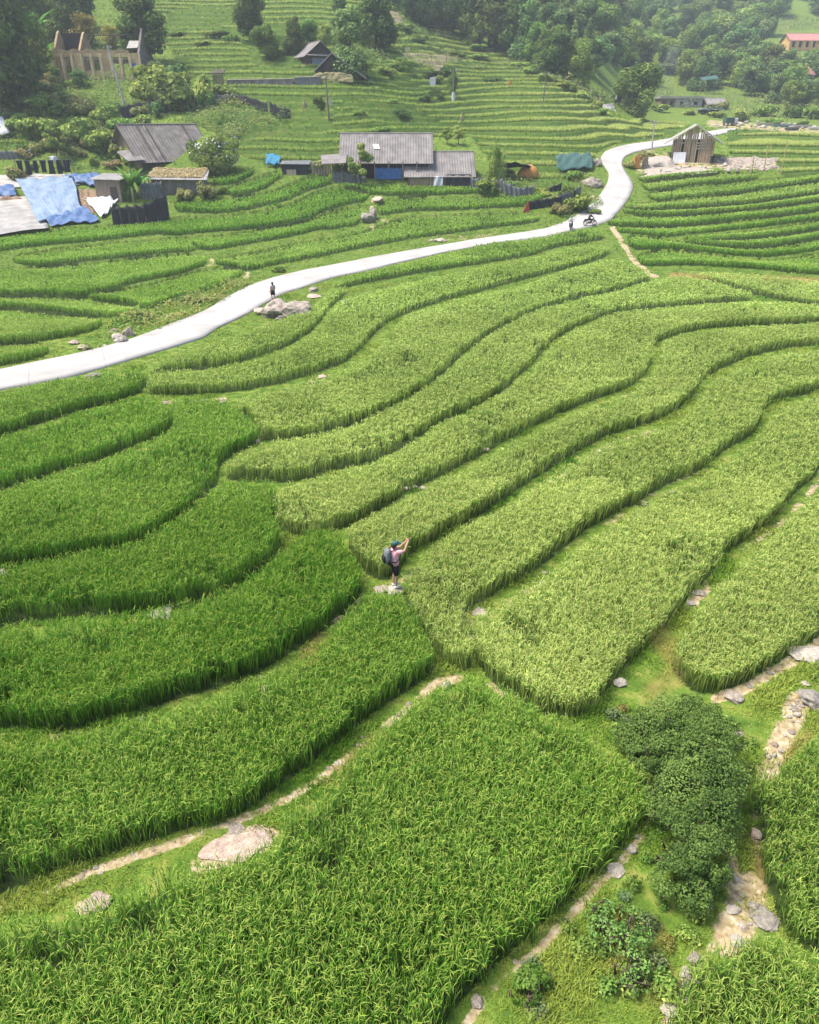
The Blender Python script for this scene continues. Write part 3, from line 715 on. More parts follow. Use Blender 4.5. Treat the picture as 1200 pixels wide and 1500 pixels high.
# ------------------------------------------------------------------ short grass on bunds and verges
def grass():
    parts = []
    for lo, hi, sp, nb in ((5.5, 14, .045, 3), (14, 24, .065, 3), (24, 40, .11, 3), (40, 75, .20, 3), (75, 112, .36, 3), (112, 200, .8, 3)):
        ext = hi * .85 + 3
        X, Y = np.meshgrid(np.arange(-ext, ext, sp), np.arange(lo, hi, sp)); X = X.ravel(); Y = Y.ravel()
        X = X + rng.uniform(-.5, .5, len(X)) * sp; Y = Y + rng.uniform(-.5, .5, len(Y)) * sp
        r = R(X, Y); px, py, dep = project(X, Y, r)
        d = lookup(DIRT, px, py) * np.clip(.02 + 1.45 * fbm(X / .8, Y / .8, 60, 3), 0, 1.1); lab = lookup(LAB, px, py); te = lookup(TERR, px, py) & (Y > 60)
        clump = fbm(X / 1.1, Y / 1.1, 120, 3)
        keep = (lab == 0) & (px > -200) & (px < 1480) & (py < 1700) & (py > -40) & ~(lookup(ROADM, px, py) & (Y > 30) & (Y < 210))
        dn = np.clip(1.3 - d * 1.6 - .5 * lookup(EDGE, px, py) * (Y > 30), .05, 1) * sst(.22, .5, clump) * np.where(te, .5, 1)
        keep &= rng.uniform(size=len(X)) < dn
        X, Y, dep, px, py, clump, d = X[keep], Y[keep], dep[keep], px[keep], py[keep], clump[keep], d[keep]
        z = ground_z(X, Y)
        hv = (.06 + .15 * sst(.45, .72, clump) * np.where(Y < 110, 1, 3)) * rng.uniform(.6, 1.3, len(X))
        tone = fbm(X / 2.3, Y / 2.3, 131, 3)
        rs = lookup(BROWN, px, py)
        X, Y, z, dep, hv, tone, rs = [np.repeat(a, nb) for a in (X, Y, z, dep, hv, tone, rs)]
        n = len(X); X = X + rng.normal(0, .025, n) * (1 + sp * 4); Y = Y + rng.normal(0, .025, n) * (1 + sp * 4)
        g0 = lin((.10, .25, .022)); g1 = lin((.33, .40, .075)); g2 = lin((.42, .34, .12))
        k = np.clip(.5 + 2.2 * (tone - .5) + rng.normal(0, .2, n), 0, 1)[:, None]
        c = g0 + (g1 - g0) * k; c = c + (g2 - c) * (np.clip(rs, 0, 1) * .8)[:, None]
        c = c * rng.uniform(.75, 1.25, n)[:, None]
        W = np.maximum(.010, .75 / (F * .683 / dep)) * rng.uniform(.8, 1.3, n)
        parts.append(blades_arrays(np.stack([X, Y, z - .01], -1), hv, W, rng.uniform(0, 2 * PI, n), np.abs(rng.normal(.35, .2, n)), np.clip(rng.normal(.4, .25, n), .0, 1), c * .8, c, 2))
    return join_arrays(parts)
V, C, Lp, T = grass(); NB[0] += len(T)
tag(add_obj('grass', mesh_np('grass', V, Lp, T, leaf_mat('grass_blade', .3), col=C)), 'short tufted grass on the bunds and verges between paddies', 'grass', kind='stuff')
print('BLADE FACES', NB[0], 'ground verts', len(gx))
# ================================================================== helpers for things
def gp(px, py):
    p, s = G(px, py)
    return Vector((p.x, p.y, float(ground_z(np.array([p.x]), np.array([p.y]))[0]))), s
def gz_at(x, y): return float(ground_z(np.array([x]), np.array([y]))[0])
from mathutils import noise as mnoise

M = {}
M['stone'] = mat('pale_stone', (.44, .38, .32), (.18, .15, .125), scale=3.2, rough=.95, bump=.6, detail=10, vary=.12)
M['pink'] = mat('pink_sandstone', (.50, .40, .33), (.29, .22, .175), scale=2.8, rough=.95, bump=.8, detail=10, vary=.08)
M['grey'] = mat('grey_stone', (.32, .29, .255), (.15, .135, .115), scale=2.5, rough=.95, bump=.6, detail=10)
M['white'] = mat('chalk_stone', (.50, .45, .39), (.27, .235, .195), scale=4, rough=.95, bump=.5, detail=10, vary=.06)
M['plank'] = mat('weathered_planks', (.30, .235, .18), (.15, .11, .085), scale=2.2, rough=.9, bump=.5, stretch=(6, 6, .35))
M['plank_dark'] = mat('dark_planks', (.10, .08, .065), (.045, .037, .03), scale=2.2, rough=.9, bump=.5, stretch=(6, 6, .35))  # dark brown wood tone; the ruin's interior reuses it as painted shade
M['plank_pale'] = mat('sun_bleached_planks', (.42, .35, .28), (.22, .17, .13), scale=2.2, rough=.9, bump=.5, stretch=(6, 6, .35))
M['roof'] = mat('fibre_cement_sheet', (.245, .225, .22), (.14, .128, .125), scale=.9, rough=.95, bump=.3, detail=10)
M['roof_old'] = mat('old_fibre_cement', (.235, .21, .195), (.125, .11, .10), scale=.9, rough=.95, bump=.4, detail=10)
M['roof_pale'] = mat('pale_metal_sheet', (.36, .345, .33), (.24, .225, .215), scale=.8, rough=.6, bump=.1)
M['thatch'] = mat('dried_thatch', (.34, .30, .16), (.16, .14, .07), scale=6, rough=1, bump=.9, detail=12)
M['plaster'] = mat('stained_ochre_plaster', (.52, .385, .215), (.29, .21, .125), scale=.8, rough=.95, bump=.4, detail=12)
M['brick'] = mat('bare_brick', (.27, .18, .115), (.14, .095, .065), scale=3, rough=.95, bump=.5, detail=10)
M['mudwall'] = mat('grey_render', (.22, .20, .19), (.12, .105, .10), scale=1.2, rough=.95, bump=.4)
M['blue'] = mat('blue_tarpaulin', (.075, .14, .29), (.05, .10, .22), scale=1.5, rough=.55, bump=.5, bscale=3)
M['sky'] = mat('faded_blue_tarpaulin', (.21, .28, .38), (.13, .19, .285), scale=.7, rough=.55, bump=.4, bscale=3)
M['bluepanel'] = mat('blue_painted_sheet', (.03, .12, .36), (.02, .08, .26), scale=2, rough=.5)
M['cloth'] = mat('white_cloth', (.58, .58, .60), (.46, .46, .49), scale=2, rough=.9, bump=.3)
M['net'] = mat('black_shade_net', (.035, .037, .042), (.018, .019, .022), scale=3, rough=.85, bump=.5)
M['netgrey'] = mat('grey_shade_net', (.16, .17, .18), (.09, .10, .105), scale=3, rough=.85, bump=.5)
M['netteal'] = mat('teal_shade_net', (.045, .115, .10), (.03, .07, .062), scale=3, rough=.8, bump=.4)
M['netblue'] = mat('bright_blue_net', (.04, .20, .33), (.025, .13, .22), scale=3, rough=.8, bump=.4)
M['wood'] = mat('grey_pole_wood', (.20, .17, .145), (.10, .085, .075), scale=5, rough=.9, bump=.4)
M['bamboo'] = mat('dry_bamboo', (.42, .35, .20), (.28, .22, .12), scale=5, rough=.8)
M['conc'] = mat('raw_concrete', (.42, .40, .38), (.28, .265, .25), scale=1.5, rough=.95, bump=.3)
M['sand'] = mat('heaped_gravel', (.44, .39, .34), (.26, .225, .19), scale=5, rough=1, bump=.8, detail=12)
M['dark'] = mat('dark_interior', (.02, .019, .018), (.012, .011, .01), scale=2, rough=.95)  # near-black stand-in for indoor shade; also plain black on wheels and trousers
M['bark'] = mat('bark', (.13, .10, .075), (.06, .045, .035), scale=6, rough=.95, bump=.6)
M['indigo'] = mat('indigo_cloth', (.014, .016, .028), (.009, .010, .018), scale=4, rough=.9)
M['orange'] = mat('orange_stack', (.55, .26, .07), (.36, .16, .05), scale=4, rough=.9, bump=.6)
M['redroof'] = mat('red_tile', (.42, .20, .18), (.32, .14, .13), scale=2, rough=.9)
M['yellow'] = mat('ochre_wall', (.58, .38, .16), (.48, .30, .12), scale=1, rough=.9)
M['red'] = mat('red_panel', (.42, .07, .05), (.3, .05, .04), scale=2, rough=.7)
LEAF = leaf_mat('tree_leaf', .25, vary=.22)
BUSH = leaf_mat('shrub_leaf', .28, vary=.15)

# ================================================================== rocks
def rock_mesh(seed, flat=.6, rough=.28, sub=3):
    bm = bmesh.new(); bmesh.ops.create_icosphere(bm, subdivisions=sub, radius=1.0)
    o = Vector((seed * 7.3, seed * 3.1, seed * 1.7))
    for v in bm.verts:
        d = v.co.normalized()
        k = 1 + rough * 1.6 * mnoise.noise(d * 1.1 + o) + rough * .8 * mnoise.noise(d * 2.6 + o) + rough * .3 * mnoise.noise(d * 6 + o)
        # chipped faces
        for j in range(4):
            n = Vector((math.sin(seed * 3 + j * 2.1), math.cos(seed * 5 + j * 1.3), math.sin(seed + j * 4.0) * .8 + .4)).normalized()
            t = d.dot(n) * k
            if t > .72: k *= 1 - (t - .72) * .8
        v.co = Vector((d.x * k, d.y * k, d.z * k * flat))
    me = bpy.data.meshes.new('rock'); bm.to_mesh(me); bm.free()
    for p in me.polygons: p.use_smooth = sub > 3
    return me
def rock(px, py, wpx, hpx, label, m='stone', group=None, seed=None, name='rock', rz=None, deep=1.0, sub=3, sink=.28, aspect=1.0):
    """a stone whose foot is at the given photo pixel and which looks wpx by hpx there"""
    p, s = gp(px, py); w = wpx / s / 2; h = hpx / s
    depr = math.atan2(CAMZ - p.z, math.hypot(p.x, p.y)); dp = w * deep
    hh = max((h - 2 * dp * math.sin(depr) * .75) / max(math.cos(depr), .2), h * .25)
    seed = seed if seed is not None else random.randint(1, 500)
    me = rock_mesh(seed, 1.0, sub=sub); me.materials.append(M[m])
    o = add_obj(name, me); o.location = p + Vector((0, dp * .5, hh * (.62 - sink)))
    o.scale = (w, dp, hh * .62); o.rotation_euler = (0, 0, random.uniform(-.35, .35) if rz is None else rz)
    return tag(o, label, 'rock', group)
rock(580, 870, 25, 18, 'pale chunky rock under the hiker in pink', 'white', seed=3)
rock(559, 869, 24, 12, 'flat oval stone touching the rock under the hiker', 'stone', seed=8, rz=-.5)
rock(345, 1252, 112, 30, 'large bare pink slab lying in the nearest paddy', 'pink', seed=12, deep=.55, sub=4, sink=.62, rz=.42)
rock(345, 1222, 26, 14, 'small pale stone on the upper edge of the large pink slab', 'stone', seed=41)
rock(138, 1332, 40, 20, 'low pale slab beside the path at the edge of the nearest paddy', 'pink', seed=22, sub=4, sink=.40, rz=.3)
G2 = 'boulders of the outcrop beside the lane'
rock(403, 465, 44, 30, 'tallest brown boulder of the lane outcrop, below the walker', 'stone', G2, 5, rz=.2)
rock(436, 467, 46, 31, 'broad ridged boulder on the far side of the lane outcrop', 'stone', G2, 17, rz=-.5)
rock(383, 461, 24, 13, 'low pinkish stone at the lane side of the outcrop', 'pink', G2, 9)
rock(411, 471, 14, 11, 'small grey block at the foot of the lane outcrop', 'grey', G2, 14)
rock(422, 464, 24, 25, 'middle boulder of the lane outcrop with a mossy top', 'stone', G2, 31)
rock(459, 427, 14, 9, 'upper of two flat stones on the verge past the outcrop', 'stone', None, 71)
rock(459, 436, 22, 7, 'lower, longer of two flat stones on the verge past the outcrop', 'pink', None, 72)
rock(506, 446, 12, 9, 'lone dark grey stone in an olive terrace near the outcrop', 'grey', None, 73)
rock(175, 502, 22, 17, 'rounder boulder of the pale pair above the lane', 'white', None, 51)
rock(187, 492, 19, 15, 'tilted boulder of the pale pair above the lane', 'stone', None, 52, rz=-.6)
rock(166, 488, 12, 8, 'small brown stone behind the pale pair above the lane', 'pink', None, 58)
rock(107, 504, 16, 8, 'upper of two flat stones beside the lane verge', 'pink', None, 53)
rock(120, 512, 20, 10, 'lower of two flat stones beside the lane verge', 'stone', None, 54)
rock(154, 508, 9, 5, 'tiny pale stone at the lane edge near the boulder pair', 'white', None, 56)
rock(135, 554, 24, 12, 'grey stone lying on the lower edge of the lane', 'grey', None, 55)
rock(538, 327, 20, 14, 'lower boulder of the stacked pair above reddish soil', 'grey', None, 61, sink=.1)
rock(547, 322, 13, 17, 'upright boulder leaning on the stacked pair above reddish soil', 'stone', None, 62, sink=.1)
rock(554, 297, 20, 10, 'reddish mound of stone under the twin grey roofed house', 'pink', None, 63)
rock(645, 354, 18, 7, 'long pale stone in the bank above the lane', 'white', None, 64)
rock(632, 354, 9, 5, 'short pale stone in the bank above the lane', 'stone', None, 65)
rock(867, 274, 26, 16, 'rounded boulder where the lane bends by the teal net', 'stone', None, 66)
rock(879, 274, 10, 9, 'small boulder beside the rounded one at the lane bend', 'grey', None, 67)
rock(868, 293, 16, 7, 'flat stone inside the lane bend above the motorbikes', 'pink', None, 68)
rock(935, 298, 34, 8, 'flat pinkish rock on the right verge of the lane bend', 'pink', None, 69)
rock(876, 243, 13, 12, 'dark boulder at the top of the lane bend', 'grey', None, 70)
rock(232, 905, 36, 9, 'long pale stone set in the bund of the dark green paddies', 'white', None, 81, rz=.25)
rock(2, 843, 18, 12, 'white stone on the bund at the side of the green paddies', 'white', None, 82)
rock(654, 1010, 15, 15, 'pale knobbly stone at the meeting of the paths', 'white', None, 83)
rock(388, 1018, 34, 10, 'flat pale stone patch on the path bank', 'pink', None, 84, rz=.3)
rock(205, 1054, 18, 7, 'small flat stone on the bund below the darkest paddy', 'stone', None, 85)
rock(240, 594, 12, 8, 'brown stone at the rounded tip of a small green paddy', 'pink', None, 86)
rock(322, 592, 16, 10, 'largest of three stones on the bund above the S shaped paddy', 'pink', None, 87)
rock(300, 589, 10, 6, 'middle of three stones on the bund above the S shaped paddy', 'stone', None, 88)
rock(281, 589, 9, 5, 'smallest of three stones on the bund above the S shaped paddy', 'stone', None, 89)
rock(472, 554, 14, 7, 'pale stone on the bund inside the terrace bend', 'pink', None, 90)
rock(456, 563, 12, 7, 'buff stone next to the pale one inside the terrace bend', 'pink', None, 91)
rock(378, 650, 6, 9, 'small upright white stone at the corner of three paddies', 'white', None, 92)
rock(909, 1006, 20, 16, 'pale stone on the bund above the big dark bush', 'white', None, 93)
rock(1076, 1028, 28, 20, 'round pale boulder where the stony track meets the bush', 'stone', None, 94)
rock(1192, 1036, 40, 34, 'big grey and white boulder beside the stony track', 'grey', None, 95, sub=4)
rock(1188, 968, 46, 28, 'white boulder at the upper end of the stony track', 'white', None, 96, sub=4)
rock(1181, 1004, 12, 9, 'small white stone between two big boulders', 'white', None, 97)
rock(927, 1251, 16, 15, 'white stone on the path beside the big dark bush', 'white', None, 98)
rock(906, 1282, 26, 16, 'flat white stone on the path below the big dark bush', 'white', None, 99)
rock(1128, 1358, 42, 24, 'grey flat topped rock on the white rubble patch', 'grey', None, 101, sub=4, rz=-.3)
rock(1076, 1338, 18, 14, 'white lump in the middle of the rubble patch', 'white', None, 102)
rock(1107, 1332, 18, 16, 'pale block at the upper side of the rubble patch', 'stone', None, 103)
rock(1082, 1384, 22, 15, 'squarish white stone at the lower side of the rubble patch', 'white', None, 104)
rock(1018, 1412, 18, 20, 'upright pale stone on the path under the rubble patch', 'stone', None, 105)
rock(1003, 1450, 16, 16, 'small rounded stone beside the corner paddy', 'stone', None, 106)
rock(984, 1488, 26, 22, 'pale stone at the very bottom of the stony path', 'white', None, 107)
rock(699, 1474, 20, 18, 'pale stone on the path at the bottom of the largest paddy', 'stone', None, 108)
rock(1108, 1232, 18, 22, 'pinkish stone between the big bush and thin paddy', 'pink', None, 109)
rock(1082, 1078, 18, 10, 'flat pinkish stone on the turf behind the big bush', 'pink', None, 110)
rock(1088, 1098, 10, 9, 'small pale stone on the turf behind the big bush', 'stone', None, 111)
rock(970, 915, 9, 5, 'tiny pale stone on the bund beside the pointed terrace', 'stone', None, 112)
rock(1026, 872, 20, 11, 'pale stone on the bund between two olive terraces', 'stone', None, 113)
rock(1014, 886, 14, 9, 'second pale stone on the bund between two olive terraces', 'white', None, 114)
rock(703, 900, 22, 9, 'flat stone at the bend of the bund near the hiker', 'stone', None, 115, rz=.4)
rock(690, 940, 9, 12, 'pale stone in the narrow gap between terraces', 'stone', None, 116)
GS = 'scattered pebbles of the stony track'
for i in range(60):
    a = random.choice([((1088, 1345), 30, 34), ((1140, 1095), 20, 40), ((1120, 990), 40, 12), ((1080, 1300), 14, 40), ((1000, 1450), 16, 40), ((1165, 1040), 14, 20)])
    x = a[0][0] + random.gauss(0, a[1] * .5); y = a[0][1] + random.gauss(0, a[2] * .5)
    if a[2] == 40 and a[0][0] == 1140: x = 1140 - (y - 1095) * .45 + random.gauss(0, 7)
    if a[2] == 12: x = 1120 + random.uniform(-45, 60); y = 1000 - (x - 1110) * .6 + random.gauss(0, 4)
    w = random.uniform(5, 13)
    rock(x, y, w, w * random.uniform(.6, .9), 'pebble of the pale rubble along the stony track', random.choice(['white', 'stone', 'white', 'pink']), GS, name='pebble', sub=2, deep=random.uniform(.7, 1.1))
GP = 'pebbles on the worn paths'
for (xa, ya, xb, yb, n) in ((20, 1322, 330, 1208, 9), (430, 1168, 640, 1003, 8), (700, 1480, 950, 1205, 11), (700, 905, 790, 860, 4), (800, 845, 1040, 680, 6), (620, 820, 880, 660, 6), (560, 745, 760, 640, 4)):
    for i in range(n):
        t = random.random(); w = random.uniform(4, 10)
        rock(xa + (xb - xa) * t + random.gauss(0, 4), ya + (yb - ya) * t + random.gauss(0, 4), w, w * .7, 'small pebble trodden into a worn path between paddies', random.choice(['stone', 'white', 'pink']), GP, name='pebble', sub=2)

# ================================================================== leaves, shrubs, trees
def leaf_cards(P, Nrm, size, col, up=.35):
    """one bent diamond leaf cluster per point"""
    n = len(P); s = size * rng.uniform(.7, 1.35, n)
    d = Nrm + rng.normal(0, .55, (n, 3)); d[:, 2] += up; d /= np.linalg.norm(d, axis=1)[:, None] + 1e-9
    a = rng.normal(0, 1, (n, 3)); a -= d * (a * d).sum(1)[:, None]; a /= np.linalg.norm(a, axis=1)[:, None] + 1e-9
    b = np.cross(d, a)
    s = s[:, None]; bend = d * s * .22
    V = np.stack([P - a * s, P + b * s * .5 + bend, P + a * s - bend * .6, P - b * s * .5 + bend], 1)
    C = np.repeat(col[:, None, :] * rng.uniform(.85, 1.15, (n, 1, 1)), 4, 1)
    return V.reshape(-1, 3), C.reshape(-1, 3), np.arange(4 * n), np.full(n, 4)

def lobes_cloud(lobes, n, inner=.35):
    """points spread over (cx, cy, cz, rx, ry, rz) lobes, mostly near their skins"""
    lob = np.array(lobes, float); area = (lob[:, 3] * lob[:, 4] + lob[:, 4] * lob[:, 5] + lob[:, 3] * lob[:, 5]); k = rng.choice(len(lob), n, p=area / area.sum())
    d = rng.normal(0, 1, (n, 3)); d /= np.linalg.norm(d, axis=1)[:, None]
    rr = 1 - inner * rng.uniform(0, 1, n) ** 1.6 + rng.normal(0, .05, n)
    # lumps
    rr *= .86 + .28 * noise(d[:, 0] * 2.3 + k * 3.1, d[:, 1] * 2.3 + d[:, 2] * 2.1 + k, 7)
    P = lob[k, :3] + d * lob[k, 3:6] * rr[:, None]
    return P, d, k

def tone(n, k, base, tip, nl):
    t = rng.uniform(0, 1, nl)[k]; v = np.clip(t * .7 + rng.normal(.15, .16, n), 0, 1)[:, None]
    return np.array(base) + (np.array(tip) - np.array(base)) * v

def crown_mesh(name, lobes, n, size, base, tip, material, inner=.4, up=.35):
    P, d, k = lobes_cloud(lobes, n, inner)
    V, C, Lp, T = leaf_cards(P, d, size, tone(n, k, base, tip, len(lobes)), up)
    return mesh_np(name, V, Lp, T, material, col=C)

def trunk_mesh(H, r, limbs, lean=.04):
    b = MB(); pts = [Vector((math.sin(i * 1.3) * lean * H * i / 5, math.cos(i * 1.7) * lean * H * i / 5, H * i / 5)) for i in range(6)]
    b.tube(pts, [r * (1 - .13 * i) for i in range(6)], 8)
    for (z, ax, ln) in limbs:
        s = pts[0].lerp(pts[5], z / H); e = s + Vector((math.cos(ax) * ln, math.sin(ax) * ln, ln * .75))
        m_ = s.lerp(e, .5) + Vector((0, 0, ln * .08)); b.tube([s, m_, e], [r * .45, r * .32, r * .12], 6)
    return b
DARKG, MIDG, LITG, BLUG, YELG = ((.05, .10, .024), (.155, .23, .055)), ((.09, .18, .032), (.27, .38, .085)), ((.14, .25, .045), (.38, .46, .12)), ((.075, .15, .045), (.22, .33, .11)), ((.17, .18, .035), (.40, .33, .09))
TREES = {}
def tree_kind(key, name, H, style, cols, n, size):
    """a unit tree (about H tall) used as source for its copies: trunk and crown"""
    lob = []
    rs = random.Random(hash(key) % 1000 if False else sum(map(ord, key)))
    if style == 'round':
        for i in range(22):
            a = rs.uniform(0, 2 * PI); q = rs.uniform(.0, .30) * H; z = rs.uniform(.2, .86) * H; sh = math.sin(PI * (z / H - .12) / .95)
            r = rs.uniform(.13, .2) * H; lob.append((math.cos(a) * q * sh * 1.1, math.sin(a) * q * sh * 1.1, z, r, r, r * .8))
    elif style == 'tall':
        for i in range(15):
            a = rs.uniform(0, 2 * PI); z = rs.uniform(.08, .93) * H; q = .15 * H * (1.1 - z / H) + .03 * H; r = rs.uniform(.10, .15) * H * (1.25 - .6 * z / H)
            lob.append((math.cos(a) * q, math.sin(a) * q, z, r, r, r * 1.25))
    elif style == 'cone':
        for i in range(9):
            z = (.14 + .80 * i / 8) * H; R0 = .24 * H * (1.04 - i / 8)
            for j in range(max(1, 5 - i // 2)):
                a = rs.uniform(0, 2 * PI); lob.append((math.cos(a) * R0 * .6, math.sin(a) * R0 * .6, z, R0 * .6 + .02 * H, R0 * .6 + .02 * H, .07 * H))
    elif style == 'bamboo':
        for i in range(36):
            a = rs.uniform(0, 2 * PI); t = rs.uniform(.02, 1); q = .30 * H * max(.55, math.sin(t * 2.2)) * rs.uniform(.1, 1); r = rs.uniform(.08, .14) * H
            lob.append((math.cos(a) * q, math.sin(a) * q, t * .88 * H + .04 * H, r, r, r * 1.4))
    elif style == 'airy':
        for i in range(13):
            a = rs.uniform(0, 2 * PI); q = rs.uniform(.05, .28) * H; z = rs.uniform(.35, .92) * H; r = rs.uniform(.07, .13) * H
            lob.append((math.cos(a) * q, math.sin(a) * q, z, r, r, r * .7))
    cm = crown_mesh(name + '_crown', lob, n, size, *cols, LEAF, inner=.5)
    tb = trunk_mesh(H * .72, H * .022, [(H * rs.uniform(.25, .6), rs.uniform(0, 6.28), H * rs.uniform(.15, .25)) for _ in range(6)])
    TREES[key] = (name, H, cm, tb, [None])
tree_kind('round', 'broadleaf_tree', 10, 'round', DARKG, 7000, .27)
tree_kind('round2', 'broadleaf_tree', 10, 'round', MIDG, 6000, .28)
tree_kind('round3', 'broadleaf_tree', 10, 'round', BLUG, 5200, .31)
tree_kind('tall', 'slender_tree', 12, 'tall', DARKG, 6200, .27)
tree_kind('tall2', 'slender_tree', 12, 'tall', BLUG, 6000, .28)
tree_kind('cone', 'conifer_tree', 12, 'cone', BLUG, 5200, .29)
tree_kind('bamboo', 'bamboo_clump', 10, 'bamboo', MIDG, 9000, .23)
tree_kind('bamboo2', 'bamboo_clump', 10, 'bamboo', LITG, 7000, .22)
tree_kind('airy', 'young_tree', 6, 'airy', LITG, 2600, .15)
tree_kind('yellow', 'broadleaf_tree', 8, 'round', YELG, 2600, .24)
tree_kind('lush', 'broadleaf_tree', 10, 'round', LITG, 4200, .26)
def tree(px, py, hpx, key, label, wide=1.0, group=None):
    name, H, cm, tb, trunk = TREES[key]
    p, s = gp(px, py)
    t = thing(name, label, 'bamboo' if 'bamboo' in name else 'tree', p - Vector((0, 0, .1)), random.uniform(0, 6.28), group)
    k = hpx / s / H / 1.05; t.scale = (k * wide, k * wide, k)
    if trunk[0] is None: o = tb.build('trunk', M['bark'], t, smooth=True); trunk[0] = o.data
    else: add_obj('trunk', trunk[0], t)
    add_obj('crown', cm, t)
    return t
# the trees one can tell apart
tree(8, 168, 205, 'round', 'huge dark tree at the edge of the village, behind the overgrown slope', 1.0)
tree(60, 128, 90, 'lush', 'big leaved pale green tree between the huge dark tree and ruin', .9)
tree(45, 60, 110, 'round', 'dark tree standing uphill of the huge dark tree')
tree(100, 62, 85, 'tall', 'dark slender tree rising behind the ruined house, over its open end', 1.3)
tree(128, 45, 70, 'round', 'dark tree cut by the picture top above the ruined house')
tree(128, 70, 48, 'yellow', 'yellow tinged tree directly behind the ruined roofless house', 1.3)
tree(165, 72, 34, 'yellow', 'low rusty tree behind the ruined house, beside the round dark tree', 1.4)
tree(216, 96, 98, 'round', 'dense round dark tree to the side of the ruined house', 1.18)
tree(366, 58, 78, 'round', 'taller dark tree of the pair on the hillside terraces', .9)
tree(394, 86, 58, 'round2', 'lower bushy tree of the pair on the hillside terraces', 1.0)
tree(432, 78, 54, 'tall', 'narrow dark tree just behind the upper grey hut', 1.2)
tree(455, 66, 40, 'round2', 'round green tree behind the roof of the upper grey hut', 1.1)
tree(478, 62, 34, 'lush', 'pale green tree uphill of the two upper huts', 1.1)
tree(512, 108, 92, 'tall2', 'feathery bluish tree beside the steep gabled hut', 1.3)
tree(498, 45, 50, 'tall2', 'bluish tree high on the hillside over the feathery one', 1.2)
tree(538, 118, 42, 'airy', 'light green sapling right of the steep gabled hut', 1.1)
tree(551, 68, 92, 'tall', 'tall dark column shaped tree standing alone on the hillside', 1.35)
tree(594, 106, 26, 'lush', 'low round tree on the grassy hillside near bare soil', 1.7)
tree(931, 171, 68, 'bamboo', 'round bamboo clump beside the short stretch of far lane', 1.45)
tree(724, 278, 66, 'bamboo2', 'leafy green tree at the side of the twin grey roofed house', .75)
tree(528, 271, 66, 'airy', 'small airy tree growing in front of the larger grey roof', 1.0)
tree(672, 212, 28, 'airy', 'thin sapling behind the ridge of the smaller grey roof', 1.3)
tree(655, 212, 26, 'airy', 'brownish sapling between the two grey roofs', 1.2)
tree(662, 142, 34, 'bamboo', 'dark bushy tree round the white marked pole', .7)
tree(470, 160, 26, 'round2', 'bushy tree leaning on the pole under the upper huts', 1.0)
tree(85, 236, 58, 'airy', 'grey green tree above the washing line', 1.0)
tree(118, 128, 26, 'round3', 'small dark tree below the front of the ruin', 1.2)
GF = 'trees of the forest on the far slope'; GR = 'trees of the dark wood on the near ridge'
for (x, y, h, k) in [(605,30,60,'tall'),(622,36,72,'tall'),(645,44,80,'tall2'),(664,52,84,'round'),(684,60,86,'tall'),(700,66,80,'tall2'),(716,70,86,'tall'),(735,76,88,'round'),(752,82,84,'tall'),(768,86,78,'tall2'),(640,22,60,'round'),(672,30,70,'tall'),(706,40,70,'round'),(730,48,70,'tall'),(758,54,74,'tall'),(692,68,40,'bamboo'),(590,14,50,'tall2'),(575,8,50,'round'),(780,92,52,'bamboo'),(796,104,60,'tall'),(812,108,58,'round'),(830,114,60,'tall'),(850,126,62,'bamboo'),(838,96,60,'cone'),(858,104,70,'cone'),(818,84,50,'round2')]:
    tree(x, y, h, k, 'dark tree of the wood along the near ridge above the terraces' if k[0] in 'tr' else ('dark conifer of the wood on the near ridge' if k == 'cone' else 'feathery bamboo clump of the wood on the near ridge'), 1.15, GR)
nf = 0
for row, y in enumerate([158, 150, 141, 132, 122, 112, 101, 90, 78, 66, 53, 40, 26, 12, -4]):
    x = 880 + (row % 2) * 14
    while x < 1230:
        xx = x + random.uniform(-9, 9); yy = y + random.uniform(-4, 4); x += 30
        if yy > 128 and xx < 1075 and not (1000 < xx < 1060 and yy < 134): continue
        if yy > 112 and 955 < xx < 1000: continue
        if yy > 146 and xx < 1130: continue
        if yy < 112 and yy > 40 and xx > 1125: continue               # fields round the long red roofed house
        if yy < 45 and xx > 1105 and random.random() < .55: continue
        if 872 < xx < 965 and yy > 112: continue
        k = random.choice(['round', 'round3', 'round3', 'round2', 'round2', 'cone', 'tall2', 'bamboo', 'lush'])
        nf += 1
        tree(xx, yy, random.uniform(34, 50) * (1 - .12 * (yy < 40)), k, {'c': 'conifer in the hazy forest of the far slope', 'b': 'bamboo clump in the hazy forest of the far slope', 't': 'slender tree in the hazy forest of the far slope'}.get(k[0], 'broadleaf tree in the hazy forest of the far slope'), random.uniform(1.1, 1.5), GF)
for y in (60, 44, 28, 10, -8):
    for x in range(780, 890, 26):
        tree(x + random.uniform(-8, 8), y + random.uniform(-4, 4), random.uniform(40, 54), random.choice(['round3', 'round2', 'tall2', 'round']), 'broadleaf tree in the hazy forest of the far slope', 1.2, GF); nf += 1
print('forest', nf)

